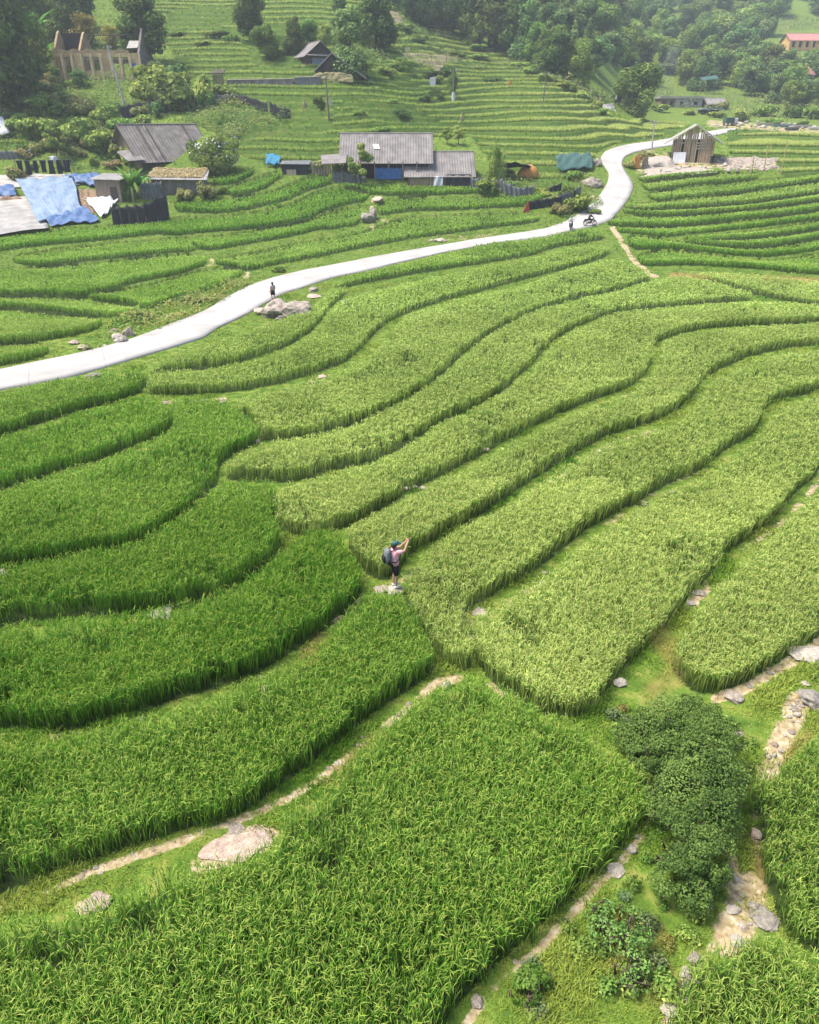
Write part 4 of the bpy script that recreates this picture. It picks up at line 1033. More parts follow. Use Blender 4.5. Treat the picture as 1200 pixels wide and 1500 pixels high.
SHR = {}
def shrub_kind(key, cols, n, size, lob=7, flat=.8):
    L_ = [(random.uniform(-.5, .5), random.uniform(-.5, .5), random.uniform(.25, .75) * flat, *(random.uniform(.28, .48),) * 2, random.uniform(.25, .4) * flat) for _ in range(lob)]
    SHR[key] = crown_mesh('shrub', L_, n, size, *cols, BUSH, inner=.6, up=.5)
shrub_kind('dark', DARKG, 1100, .11); shrub_kind('mid', MIDG, 1100, .11); shrub_kind('lit', LITG, 1100, .11); shrub_kind('blue', BLUG, 1000, .11)
shrub_kind('straw', ((.28, .24, .10), (.52, .44, .22)), 900, .11); shrub_kind('mix', ((.11, .18, .045), (.40, .38, .15)), 1000, .10); shrub_kind('rust', ((.14, .09, .03), (.34, .17, .05)), 800, .10)
def shrub(px, py, wpx, hpx, key, label, group=None, name='shrub', cat='shrub'):
    p, s = gp(px, py); o = add_obj(name, SHR[key]); o.location = p - Vector((0, 0, .08))
    o.scale = (wpx / s / 1.6, wpx / s / 1.8, hpx / s / 1.0); o.rotation_euler = (0, 0, random.uniform(0, 6.28))
    return tag(o, label, cat, group)
GV = 'shrubs of the overgrown slope below the ruin'
for i in range(78):
    x = random.uniform(-10, 330); y = random.uniform(112, 172) if x > 60 else random.uniform(130, 200)
    if x > 270 and y < 140: continue
    if 78 < x < 218 and y < 150: continue
    k = random.choice(['mid', 'lit', 'dark', 'mix', 'lit', 'blue', 'straw' if x < 170 else 'mid'])
    shrub(x, y, random.uniform(22, 44), random.uniform(14, 28), k, {'straw': 'dry straw coloured shrub on the overgrown slope below the ruin', 'mix': 'mixed green and buff shrub on the overgrown slope below the ruin', 'dark': 'dark green shrub on the overgrown slope below the ruin', 'blue': 'bluish green shrub on the overgrown slope below the ruin'}.get(k, 'fresh green shrub on the overgrown slope below the ruin'), GV)
for i in range(30):
    x = random.uniform(30, 205); y = random.uniform(190, 256)
    shrub(x, y, random.uniform(16, 32), random.uniform(9, 20), random.choice(['mix', 'straw', 'mid', 'mix', 'lit', 'dark']), 'tangled creeper mound between the washing line and the old house', 'creeper mounds round the old house')
for (x, y, w, h, k) in [(150, 222, 60, 34, 'mid'), (118, 206, 60, 36, 'lit'), (182, 196, 50, 26, 'mid'), (88, 222, 54, 30, 'mix'), (58, 200, 62, 30, 'mid'), (30, 190, 50, 26, 'lit'), (160, 178, 50, 26, 'lit'), (70, 168, 60, 30, 'mid'), (25, 165, 56, 34, 'dark'), (128, 168, 50, 24, 'mix'), (210, 186, 44, 20, 'lit'), (190, 240, 34, 26, 'lit'), (175, 228, 40, 24, 'mix')]:
    shrub(x, y, w, h, k, 'big leafy shrub on the slope above the washing line and tarps', 'big shrubs above the washing line')
shrub(238, 150, 80, 46, 'lit', 'large fresh green shrub right of the leaning power pole')
shrub(262, 160, 70, 40, 'dark', 'large dark shrub above the black net fence')
shrub(300, 150, 50, 42, 'lit', 'round pale green shrub at the end of the black net fence')
shrub(225, 128, 60, 36, 'mid', 'green shrub under the dense round dark tree')
for (x, y, w, h, k) in [(590,170,34,12,'dark'),(618,146,40,14,'dark'),(640,143,30,16,'dark'),(575,148,26,10,'mid'),(560,195,30,10,'mid'),(525,168,24,10,'mid'),(640,122,22,12,'mid'),(668,80,40,9,'dark'),(700,88,34,9,'mid'),(625,112,40,12,'dark'),(655,112,34,16,'dark'),(720,118,40,8,'dark'),(580,100,30,10,'mid'),(610,60,40,10,'lit'),(585,40,50,10,'lit'),(300,62,36,8,'mid'),(320,52,60,12,'dark'),(260,52,30,6,'mid'),(410,80,30,12,'dark'),(338,60,30,16,'mid'),(880,168,26,10,'mid'),(902,150,22,16,'dark'),(960,162,44,10,'lit'),(1010,168,34,8,'lit'),(1050,172,30,10,'mid'),(1085,178,36,20,'lit'),(1120,170,40,18,'mid'),(1160,172,40,20,'dark'),(1190,174,36,20,'mid'),(1060,160,30,14,'mix'),(1135,182,30,10,'mid'),(1175,184,24,8,'dark'),(700,75,30,10,'mid'),(480,86,20,10,'mid'),(565,110,30,12,'lit'),(545,130,34,8,'lit'),(430,70,30,12,'dark'),(780,108,30,14,'lit'),(800,120,40,14,'lit'),(830,132,36,14,'mid'),(855,146,36,16,'lit'),(872,158,28,12,'lit'),(760,98,34,12,'mid')]:
    shrub(x, y, w, h, k, 'wild shrub growing between the hillside terraces and the woods', 'wild shrubs of the hillside')
for (x, y, w, h, k, lb) in [(712,282,36,24,'mid','green shrub at the foot of the tree by the smaller roof'),(752,272,40,18,'blue','bluish shrub behind the grey net beside the house'),(798,282,30,14,'lit','bright green shrub past the orange stack'),(742,256,26,14,'mix','buff shrub over the net fence beside the house'),(500,256,30,18,'lit','leafy creeper in front of the low lean-to'),(470,246,40,14,'mix','bean vines on trellis left of the twin roofed house'),(455,252,26,12,'lit','bean vines hanging over the dark net shed'),(840,262,30,14,'mid','green shrub below the teal net shelter'),(845,308,46,26,'mid','green shrub beside the lane above the riders'),(820,312,36,18,'mix','yellowish shrub beside the lane above the riders'),(832,290,30,20,'dark','dark shrub inside the lane bend'),(300,288,34,26,'mix','leafy garden plants right of the thatched shed'),(270,290,30,18,'mix','flowering garden plants in front of the thatched shed'),(325,284,18,14,'mid','small shrub at the end of the garden plants'),(190,292,22,26,'mid','banana sapling beside the plank shed'),(20,262,40,22,'mix','flowering plants at the end of the washing line'),(690,290,20,8,'mid','low weeds by the plank wall'),(925,245,24,12,'mix','dry weeds left of the gravel heap'),(945,232,30,14,'mix','brown weeds between lane and plank hut'),(870,312,26,8,'mid','verge weeds inside the lane bend'),(410,398,24,10,'dark','dark weeds on the bank above the walker'),(280,440,60,12,'mix','rough bank grass clump above the lane'),(205,470,46,16,'dark','dark weeds behind the pale boulder pair')]:
    shrub(x, y, w, h, k, lb)
shrub(300, 286, 22, 14, 'rust', 'orange leaved plant by the thatched shed', None, 'flower_bush', 'plant')

# white flowered shrub
p, s = gp(316, 252); t = thing('flowering_shrub', 'tall shrub dotted with white flowers beside the old grey roof', 'shrub', p)
lob = [(x, y, z, r, r, r * .85) for x, y, z, r in [(-2.2, 0, 2.4, 1.5), (2.0, 0, 2.2, 1.6), (0, .3, 3.2, 1.7), (-1, -.8, 1.4, 1.4), (1.2, -.8, 1.3, 1.4), (-3, .2, 3.4, 1.0), (2.9, 0, 3.7, 1.0), (.8, 0, 4.3, 1.0), (0, 0, .9, 2.0)]]
add_obj('foliage', crown_mesh('foliage', lob, 5200, .17, *MIDG, BUSH), t)
P, d, k = lobes_cloud([l for l in lob if l[2] > 2], 240, .1); fl = mesh_np('blossom', *[leaf_cards(P + d * .1, d, .20, np.tile([[.75, .74, .66]], (240, 1)))[i] for i in (0, 2, 3)], None, col=None)
fl.materials.append(M['cloth']); add_obj('blossoms', fl, t)
MB().tube([(0, 0, -.1), (.1, 0, 1.2), (0, .1, 2.2)], [.12, .09, .05]).build('stem', M['bark'], t)

# ---- near bushes
def near_bush(name, spine, label, n, size, cols, h, stems, cat='bush'):
    p0, s0 = gp(*spine[0][:2]); t = thing(name, label, cat, p0)
    lob = []
    for (px, py, rpx, hz) in spine:
        p, s = gp(px, py); r = rpx / s; lob.append((p.x - p0.x, p.y - p0.y, p.z - p0.z + hz, r, r, max(hz * .85, r * .7)))
    rs_ = random.Random(4); base_l = list(lob)
    lob = [l[:3] + tuple(q * .86 for q in l[3:]) for l in base_l]
    for l in base_l:
        for _ in range(7):
            a = rs_.uniform(0, 6.28); e = rs_.uniform(-.1, 1.1); q = rs_.uniform(.22, .38); lob.append((l[0] + math.cos(a) * math.cos(e) * l[3] * .85, l[1] + math.sin(a) * math.cos(e) * l[4] * .85, max(.1, l[2] + math.sin(e) * l[5] * .75), l[3] * q, l[4] * q, l[5] * q))
    P, d, k = lobes_cloud(lob, n, .35)
    hole = fbm(P[:, 0] / .42 + 9, P[:, 1] / .42 + P[:, 2] / .5, 301, 2) > .23
    keep = (P[:, 2] > .02) & hole; P, d, k = P[keep], d[keep], k[keep]
    # small leaves gathered in sprigs
    V, C, Lp, T = leaf_cards(P, d, size, tone(len(P), k, *cols, len(lob)), .5)
    add_obj('foliage', mesh_np('foliage', V, Lp, T, BUSH, col=C), t)
    b = MB()
    for i in range(stems):
        l = random.choice(lob); a = Vector((l[0] * .8 + random.uniform(-.2, .2), l[1] * .8 + random.uniform(-.2, .2), 0)); q = random.uniform(0, 6.28)
        e = Vector((l[0], l[1], l[2])) + Vector((math.cos(q) * l[3], math.sin(q) * l[3], l[5] * random.uniform(.3, 1))) * .85
        b.tube([a, a.lerp(e, .5) + Vector((random.uniform(-.1, .1), random.uniform(-.1, .1), .1)), e], [.022, .015, .006], 5)
    b.build('stems', M['bark'], t, smooth=True)
    return t
SP = [(x - 14, y + 15, r, h) for x, y, r, h in [(950, 1095, 40, .55), (985, 1075, 42, .75), (1020, 1090, 44, .85), (1048, 1130, 42, .9), (1055, 1180, 40, .9), (1052, 1230, 38, .85), (1035, 1275, 38, .7), (1005, 1290, 38, .6), (990, 1240, 36, .65), (1005, 1190, 42, .8), (990, 1140, 42, .75), (950, 1130, 34, .45), (1025, 1150, 40, .95), (975, 1190, 30, .5), (930, 1085, 24, .35), (1020, 1320, 30, .4), (985, 1300, 30, .4), (1050, 1290, 30, .5)]]
near_bush('leafy_bush', SP, 'big dark green curved bush beside the stony track', 60000, .027, ((.04, .10, .024), (.18, .30, .075)), 1.2, 60)
near_bush('leafy_bush', [(905, 1400, 26, .35), (925, 1425, 24, .3), (880, 1380, 24, .3), (935, 1395, 22, .3), (900, 1350, 24, .22), (930, 1450, 20, .25), (870, 1350, 18, .2)], 'straggly half bare green bush on the weedy ground below the big bush', 1700, .032, ((.09, .19, .035), (.28, .40, .11)), .6, 50)
near_bush('leafy_bush', [(770, 1450, 22, .22), (785, 1440, 18, .2), (758, 1462, 16, .15), (778, 1470, 15, .15)], 'small bright green fern like bush beside the lower path', 2200, .036, ((.06, .16, .02), (.17, .30, .06)), .4, 14)
# weeds on the rough ground round the bushes
GW = 'weeds of the rough ground round the bushes'
WM = []
for i in range(5):
    lob = [(random.uniform(-.06, .06), random.uniform(-.06, .06), random.uniform(.05, .10), .14, .14, .10) for _ in range(5)]
    WM.append(crown_mesh('weed', lob, 260, .026, *[LITG, MIDG, ((.06, .12, .03), (.20, .26, .12)), MIDG, ((.12, .14, .03), (.30, .27, .08))][i], BUSH, inner=.8, up=.6))
for i in range(150):
    x = random.uniform(740, 1110); y = random.uniform(1020, 1500)
    lb_ = lookup(LAB, np.array([x]), np.array([y]))[0]; dd = lookup(DIRT, np.array([x]), np.array([y]))[0]
    if lb_ or dd > .5 or (x < 860 and y < 1340): continue
    p, s = gp(x, y); o = add_obj('weed_plant', WM[random.randrange(5)]); o.location = p; k = random.uniform(.6, 1.5); o.scale = (k, k, k * random.uniform(.7, 1.3)); o.rotation_euler = (0, 0, random.uniform(0, 6.3))
    tag(o, 'low leafy weed on the rough ground round the bushes', 'weed', GW)

# undergrowth too thick to count, over the wild parts of the slopes
def undergrowth(name, polys, n, hmax, size, cols, label):
    Ps = []
    boxes = []; masks = np.zeros((HR, WR), bool)
    for poly in polys:
        a_, b_, m_ = fill(poly); masks[a_, b_] |= m_
        yy, xx = np.meshgrid(np.linspace(b_.start + X0, b_.stop + X0, 7), np.linspace(a_.start + Y0, a_.stop + Y0, 7)); w = unproject(yy.ravel(), xx.ravel()); w = w[w[:, 1] < 420]
        boxes.append((w[:, 0].min(), w[:, 0].max(), w[:, 1].min(), w[:, 1].max(), m_.sum()))
    tot = sum(b_[4] for b_ in boxes)
    for x0, x1, y0, y1, ar in boxes:
        need = int(n * ar / tot); got = 0
        for _ in range(12):
            if got >= need: break
            m = need * 3; X = rng.uniform(x0, x1, m); Y = rng.uniform(y0, y1, m); Z = R(X, Y); px, py, dep = project(X, Y, Z)
            cl = fbm(X / 3.2, Y / 3.2, 211, 3); keep = lookup(masks, px, py) & (rng.uniform(size=m) < sst(.30, .55, cl)) & (lookup(LAB, px, py) == 0)
            w3 = np.stack([X, Y, Z], -1)[keep][:need - got]; c_ = cl[keep][:need - got]
            if not len(w3): continue
            w3[:, 2] = ground_z(w3[:, 0], w3[:, 1]) + hmax * sst(.3, .75, c_) * rng.uniform(.1, 1.1, len(w3)); Ps.append(np.c_[w3, c_]); got += len(w3)
    P = np.concatenate(Ps); q = np.clip((fbm(P[:, 0] / 4, P[:, 1] / 4, 219, 3) - .3) * 2.4 + rng.normal(0, .12, len(P)), 0, .999) * (len(cols) - 1)
    cc = np.array(cols); i0 = q.astype(int); c = cc[i0] + (cc[np.minimum(i0 + 1, len(cols) - 1)] - cc[i0]) * (q - i0)[:, None]
    c = c * rng.uniform(.7, 1.3, len(P))[:, None]
    V, C, Lp, T = leaf_cards(P[:, :3], np.tile([[0, -.4, .7]], (len(P), 1)), size, c, .5)
    tag(add_obj(name, mesh_np(name, V, Lp, T, BUSH, col=C)), label, 'undergrowth', kind='stuff')
undergrowth('undergrowth', [[(-60, 112), (80, 116), (215, 118), (330, 140), (340, 160), (270, 168), (205, 180), (150, 200), (110, 245), (60, 236), (-60, 210)], [(110, 200), (210, 200), (160, 250), (100, 262)], [(240, 145), (345, 145), (430, 176), (345, 205), (300, 190), (255, 175)], [(-40, -30), (235, -30), (262, 60), (260, 100), (60, 110), (-40, 140)]], 34000, 1.5, .15, [(.07, .13, .03), (.12, .21, .05), (.20, .28, .08), (.30, .29, .12), (.14, .23, .06)], 'tangled green undergrowth covering the slope round the ruin')
undergrowth('undergrowth', [[(560, -20), (660, 40), (790, 90), (800, 108), (640, 100), (560, 110), (530, 60)], [(430, 30), (545, 40), (540, 100), (500, 75), (430, 84)]], 14000, 1.3, .17, [(.08, .15, .035), (.16, .25, .06), (.26, .30, .10), (.13, .21, .05)], 'rough grass and scrub on the hillside under the dark wood')
undergrowth('undergrowth', [[(862, 150), (1000, 160), (1060, 178), (1240, 182), (1240, 140), (1090, 150), (1000, 152), (900, 140)], [(770, 80), (890, 140), (870, 165), (850, 140), (790, 112)], [(980, 10), (1240, -20), (1240, 40), (1100, 50)], [(940, 105), (1140, 110), (1140, 150), (1060, 160), (950, 148)]], 9000, 2.0, .26, [(.10, .16, .05), (.18, .24, .08), (.28, .27, .13), (.13, .2, .06)], 'scrub along the far stream and the edge of the far forest')
undergrowth('undergrowth', [[(205, 450), (300, 428), (345, 405), (390, 405), (330, 440), (250, 478), (170, 505), (120, 518), (90, 520), (150, 490)], [(600, 352), (790, 328), (845, 310), (870, 280), (885, 300), (830, 330), (700, 350)], [(690, 262), (870, 258), (870, 300), (800, 310), (760, 290), (690, 288)]], 6000, .7, .12, [(.07, .14, .025), (.16, .24, .05), (.28, .25, .09), (.11, .19, .04)], 'rough weeds on the bank above the lane')

# banana plants
def banana(px, py, hpx, label):
    p, s = gp(px, py); H = hpx / s; t = thing('banana_plant', label, 'banana plant', p - Vector((0, 0, .1)), random.uniform(0, 6))
    MB().tube([(0, 0, 0), (.03, 0, H * .3), (0, .03, H * .55)], [.16, .13, .08], 8).build('stem', M['bamboo'], t, smooth=True)
    n = 9; az = np.arange(n) * 2.4 + .3; root = np.tile([[0, 0, H * .5]], (n, 1)) + rng.normal(0, .03, (n, 3))
    c0 = np.tile([[.10, .24, .04]], (n, 1)) * rng.uniform(.8, 1.3, (n, 1))
    V, C, Lp, T = blades_arrays(root, np.full(n, H * .72) * rng.uniform(.8, 1.1, n), np.full(n, H * .20), az, rng.uniform(.35, .6, n), rng.uniform(.3, .8, n), c0, c0 * 1.6, 3, twist=np.zeros(n) + PI / 2 - PI / 2 + PI * 0)
    add_obj('leaves', mesh_np('leaves', V, Lp, T, BUSH, col=C), t)
banana(196, 296, 46, 'tall banana plant between the plank shed and thatched shed')
banana(206, 290, 34, 'shorter banana plant beside the thatched shed wall')
banana(52, 88, 62, 'big banana plant at the edge of the dark trees by the ruin')
banana(66, 112, 44, 'smaller banana plant left of the ruin front')
M['plank_warm'] = mat('warm_tan_planks', (.50, .37, .25), (.27, .19, .125), scale=2.2, rough=.9, bump=.5, stretch=(6, 6, .35))
# ================================================================== houses
def corr(b, a, bb, c, d, waves, amp=.035):
    """corrugated sheet over corners a-b (along the ridge) and d-c (eave)"""
    a, bb, c, d = map(Vector, (a, bb, c, d)); n = (bb - a).cross(d - a).normalized()
    if n.z < 0: n = -n
    nu = waves * 4
    return b.grid(lambda u, v: a.lerp(bb, u).lerp(d.lerp(c, u), v) + n * amp * math.sin(u * waves * 2 * PI), nu, 6)
def gable_house(name, label, cat, pos, rz, L, D, hw, rise, over=.5, wall='plank', roof='roof', side='plank_dark', waves=None, group=None, sag=0.0, thick=.07):
    """ridge along x; front slope faces -y; origin in the middle of the footprint"""
    t = thing(name, label, cat, pos, rz, group)
    b = MB(); x, y = L / 2, D / 2
    b.box(-x, x, -y, -y + .12, -.6, hw); b.build('wall', M[wall], t); b = MB(); b.box(-x, x, y - .12, y, -.6, hw); b.build('wall', M[wall], t)
    for sx in (-1, 1):
        g = MB(); x0, x1 = sorted((sx * x, sx * (x - .12)))
        g.add([(xx, yy, zz) for xx in (x0, x1) for yy, zz in ((-y + .12, -.6), (y - .12, -.6), (y - .12, hw), (0, hw + rise - .05), (-y + .12, hw))], [(0, 4, 3, 2, 1), (5, 6, 7, 8, 9), (0, 1, 6, 5), (1, 2, 7, 6), (2, 3, 8, 7), (3, 4, 9, 8), (4, 0, 5, 9)])
        g.build('gable_wall', M[side], t)
    sl = rise / y; ox = over; ze = hw - over * sl
    w = waves or int(L * 3)
    for sy in (-1, 1):
        r = MB(); corr(r, (-x - ox, 0, hw + rise), (x + ox, 0, hw + rise), (x + ox, sy * (y + over), ze), (-x - ox, sy * (y + over), ze), w)
        ro = r.build('roof', M[roof], t, solid=thick)
        if sy < 0: t['front_roof'] = ro.name
    MB().tube([(-x - ox - .03, 0, hw + rise + .05), (x + ox + .03, 0, hw + rise + .05)], .12, 8).build('ridge_cap', M[roof], ro)
    for sx in (-1, 1):
        for sy in (-1, 1):
            bb = MB(); bb.slab((sx * (x + ox - .02), 0, hw + rise - .1), (sx * (x + ox + .06), 0, hw + rise - .1), (sx * (x + ox + .06), sy * (y + over), ze - .1), (sx * (x + ox - .02), sy * (y + over), ze - .1), .14); bb.build('barge_board', M['plank_dark'], t)
    return t
def part(b, name, m, t, **k): return b.build(name, M[m] if isinstance(m, str) else m, t, **k)

# --- twin roofed farmhouse in the middle
pA, s = gp(566, 262); pB, s2 = gp(643, 269)
W_A, W_B = 122 / s, 92 / s2
hA = gable_house('farmhouse', 'larger grey roofed farmhouse with shaded porch and blue panels', 'house', pA + Vector((0, 4.2, .1)), 0, W_A, 8.4, 2.45, 3.2, .7, 'dark', 'roof', 'plank_dark')  # walls coloured near black, painting in the porch shade
for i in range(6): part(MB().tube([(-W_A / 2 + .4 + i * W_A / 6, -5.0, -.6), (-W_A / 2 + .4 + i * W_A / 6, -5.0, 2.2)], .08, 8), 'porch_post', 'wood', hA)
b = MB()
for i in range(16): b.box(-1.6 + i * .24, -1.6 + i * .24 + .2, -5.15, -5.08, -.1, 1.35 + .08 * math.sin(i * 2.1))
part(b, 'blue_railing', 'bluepanel', hA)
part(MB().slab((-2.0, -1.9, 4.32), (-1.1, -1.9, 4.32), (-.9, -2.7, 3.72), (-1.7, -2.7, 3.72), .05), 'skylight', 'cloth', bpy.data.objects[hA['front_roof']])
MB().slab((-W_A / 2 - 3.4, -3.4, 2.9), (-W_A / 2 + .4, -3.4, 3.1), (-W_A / 2 + .4, -6.0, 2.0), (-W_A / 2 - 3.0, -6.0, 1.9), .08).build('lean_to_roof', M['roof'], hA)
for x in (-W_A / 2 - 2.8, -W_A / 2 - .2): part(MB().tube([(x, -5.8, -.6), (x, -5.8, 1.95)], .07), 'lean_to_post', 'wood', hA)
hB = gable_house('farmhouse', 'smaller grey roofed farmhouse with plank front and white cloth', 'house', pB + Vector((0, 3.4, .1)), math.radians(2), W_B, 6.8, 2.05, 2.65, .6, 'plank', 'roof', 'plank_dark')
b = MB()
for i in range(15):
    x = -W_B / 2 + .25 + i * .29; b.box(x, x + .24, -3.52, -3.44, -.5, 1.55 + .15 * math.sin(i * 3.3))
part(b, 'plank_front', 'plank_warm', hB)
b = MB(); b.grid(lambda u, v: (.9 + u * (W_B / 2 - 1.0), -3.75 + .06 * math.sin(u * 17) - .25 * v, 1.95 - 1.5 * v), 24, 6); part(b, 'shade_net', 'net', hB, solid=.02)
part(MB().grid(lambda u, v: (-.9 + u * 1.3, -4.0 + .08 * math.sin(u * 9 + v * 3) - .1 * v, 1.75 - 1.35 * v), 12, 8), 'hanging_cloth', 'cloth', hB, solid=.02, smooth=True)
b = MB()
for i in range(7): b.box(.6 + i * .6, 1.0 + i * .6, -3.9, -3.82, -.5, .35 + .1 * math.sin(i * 2))
part(b, 'low_plank_wall', 'plank', hB)
part(MB().box(-W_B / 2 + .1, -W_B / 2 + 1.6, -3.5, -3.44, 1.5, 2.0), 'blue_fascia', 'bluepanel', hB)

# --- old house at the left
L_, D_ = 11.5, 8.2; rz = math.radians(46); pc, s = gp(209, 252)
cx = Vector((math.cos(rz) * L_ / 2 - math.sin(rz) * D_ / 2, math.sin(rz) * L_ / 2 + math.cos(rz) * D_ / 2, 0))
hC = gable_house('old_house', 'old house with wide weathered grey roof and brown plank gable', 'house', pc + cx + Vector((0, 0, .3)), rz, L_, D_, 1.7, 4.1, .8, 'plank_dark', 'roof_old', 'plank', waves=26)
b = MB()
for k in (.18, .30, .84): b.slab((-L_ / 2 + L_ * k, -.2, 5.78), (-L_ / 2 + L_ * k + .16, -.2, 5.78), (-L_ / 2 + L_ * k + .16, -D_ / 2 - .7, 1.22), (-L_ / 2 + L_ * k, -D_ / 2 - .7, 1.22), .05)
part(b, 'roof_batten', 'plank_dark', bpy.data.objects[hC['front_roof']])
MB().slab((-L_ / 2 - 2.4, -D_ / 2 + 2.2, 2.3), (-L_ / 2 - .2, -D_ / 2 + 2.4, 2.6), (-L_ / 2 + .2, -D_ / 2 - 1.2, 1.3), (-L_ / 2 - 2.4, -D_ / 2 - .8, 1.2), .08).build('lean_to_roof', M['roof'], hC)
b = MB(); b.tube([(-L_ / 2 - 2.2, -D_ / 2 - .6, -1), (-L_ / 2 - 2.2, -D_ / 2 - .6, 1.2)], .07); part(b, 'lean_to_post', 'wood', hC)

# --- thatched shed before it
pc, s = gp(262, 286)
t = thing('thatched_shed', 'low shed whose sheet roof is heaped with dried plants', 'shed', pc + Vector((0, 2.0, 0)), 0)
wS = 88 / s
part(MB().box(-wS / 2 + .5, wS / 2 - .9, -1.6, 1.8, -1, 2.0), 'wall', 'mudwall', t)
r = MB(); corr(r, (-wS / 2, 2.4, 3.1), (wS / 2 - .6, 2.4, 2.95), (wS / 2, -2.3, 1.95), (-wS / 2, -2.3, 2.05), 26, .04); part(r, 'roof', 'roof_pale', t, solid=.05)
P = np.stack([rng.uniform(-wS / 2, wS / 2 - .8, 2600), rng.uniform(-1.6, 2.3, 2600), np.zeros(2600)], -1); P[:, 2] = 2.6 + P[:, 1] * .22 + .22 * rng.uniform(0, 1, 2600) * np.clip(fbm(P[:, 0], P[:, 1], 3, 2) * 2 - .4, 0, 2)
V, C, Lp, T = leaf_cards(P, np.tile([[0, 0, 1.]], (2600, 1)), .17, tone(2600, np.zeros(2600, int), (.34, .30, .13), (.66, .60, .34), 1))
add_obj('dried_plants', mesh_np('dried_plants', V, Lp, T, BUSH, col=C), t)
for x in (-wS / 2 + .3, 0, wS / 2 - .6): part(MB().tube([(x, -2.1, -1), (x, -2.1, 2.0)], .07), 'post', 'wood', t)

# --- plank shed
pc, s = gp(164, 296); w = 40 / s
t = thing('plank_shed', 'small square plank shed with pale corrugated lid beside the tarps', 'shed', pc + Vector((0, 1.6, 0)), math.radians(-12))
part(MB().box(-w / 2, w / 2, -1.5, 1.5, -1, 2.75), 'wall', 'plank', t)
r = MB(); corr(r, (-w / 2 - .5, 2, 3.35), (w / 2 + .4, 2, 3.25), (w / 2 + .4, -1.9, 2.8), (-w / 2 - .5, -1.9, 2.85), 14); part(r, 'roof', 'roof_pale', t, solid=.05)
part(MB().box(w / 2 - 1.5, w / 2 - .5, -1.56, -1.5, -.4, 1.9), 'door', 'plank_dark', t)

# --- things laid over the bank at the left
def drape(name, quad, m, label, cat, lift=.5, wr=.12, nu=28, nv=18, seed=0, wave=None, group=None, sag=0, heap=False):
    q = np.array(quad, float); vs = []
    U, Vv = np.meshgrid(np.linspace(0, 1, nu + 1), np.linspace(0, 1, nv + 1))
    P = (q[0][None, None] * ((1 - U) * (1 - Vv))[..., None] + q[1] * (U * (1 - Vv))[..., None] + q[2] * (U * Vv)[..., None] + q[3] * ((1 - U) * Vv)[..., None])
    P[..., 1] += 3.0 * (noise(U * 5, Vv * 5 + seed, 3) - .5); P[..., 0] += 3.0 * (noise(U * 5 + 9, Vv * 5 + seed, 4) - .5)
    w3 = unproject(P[..., 0].ravel(), P[..., 1].ravel()); u = U.ravel(); v = Vv.ravel()
    z = w3[:, 2] + lift * (.35 + .65 * np.sin(PI * np.clip(v * .8 + .1, 0, 1))) + wr * (fbm(u * 6 + seed, v * 5, seed, 3) - .5) * 2 + wr * .8 * (np.abs(fbm(u * 14 + seed, v * 11, seed + 3, 3) - .5)) * 2 + wr * .5 * np.sin((u * 9 + v * 5 + 1.2 * noise(u * 3, v * 3, seed)) * 2.2)
    if heap: z = w3[:, 2] - .12 + (z - w3[:, 2] + .12) * np.clip(2.2 * np.sin(PI * u) * np.sin(PI * v), 0, 1)
    if wave: z = z + .17 * np.sin(v * wave * 2 * PI)
    idx = np.arange((nu + 1) * (nv + 1)).reshape(nv + 1, nu + 1)
    f = np.stack([idx[:-1, :-1], idx[1:, :-1], idx[1:, 1:], idx[:-1, 1:]], -1).reshape(-1, 4)
    c = w3.mean(0); c[2] = z.min()
    me = mesh_np(name, np.c_[w3[:, :2], z] - c, f.ravel(), np.full(len(f), 4), M[m], smooth=wave is None)
    o = add_obj(name, me); o.location = c
    md = o.modifiers.new('Solidify', 'SOLIDIFY'); md.thickness = .03; md.offset = -1
    return tag(o, label, cat, group)
drape('concrete_terrace', [(-60, 260), (112, 256), (118, 272), (-60, 280)], 'conc', 'pale concrete terrace edge in front of the washing line', 'terrace', .3, .02)
drape('corrugated_sheet', [(-70, 296), (42, 292), (72, 335), (-70, 358)], 'roof_pale', 'white corrugated sheets leaning below the blue tarp', 'roof sheet', .5, .05, 20, 90, 3, wave=9)
drape('rubble_heap', [(-40, 284), (30, 284), (48, 300), (-40, 306)], 'brick', 'heap of broken brick behind the corrugated sheets', 'rubble', .4, .25, 30, 14, 6, heap=True)
drape('rubble_heap', [(105, 276), (146, 274), (155, 304), (125, 320)], 'brick', 'heap of brick and boards between tarp and plank shed', 'rubble', .3, .25, 24, 16, 9, heap=True)
drape('tarpaulin', [(24, 268), (106, 262), (122, 316), (58, 330)], 'sky', 'largest pale blue tarpaulin stretched over the bank', 'tarpaulin', .9, .11, 70, 54, 1)
drape('tarpaulin', [(64, 321), (122, 306), (146, 326), (76, 335)], 'blue', 'crumpled darker blue tarpaulin along the foot of the bank', 'tarpaulin', .6, .16, 60, 30, 2)
drape('tarpaulin', [(96, 262), (145, 257), (148, 277), (112, 272)], 'blue', 'small deep blue tarpaulin beside the plank shed', 'tarpaulin', .8, .2, 26, 14, 4)
drape('tarpaulin', [(-30, 280), (20, 277), (26, 292), (-30, 296)], 'blue', 'scrap of blue tarpaulin over the broken brick', 'tarpaulin', .9, .16, 26, 14, 5)
drape('white_sheet', [(122, 298), (150, 292), (174, 300), (150, 322)], 'cloth', 'white plastic sheet hanging between tarp and black fence', 'plastic sheet', .7, .22, 24, 18, 7)
drape('white_roof', [(-40, 178), (2, 178), (17, 205), (-40, 206)], 'cloth', 'corner of a clean white sheet roof beyond the washing line', 'roof sheet', 1.6, .01, 14, 10, 8)

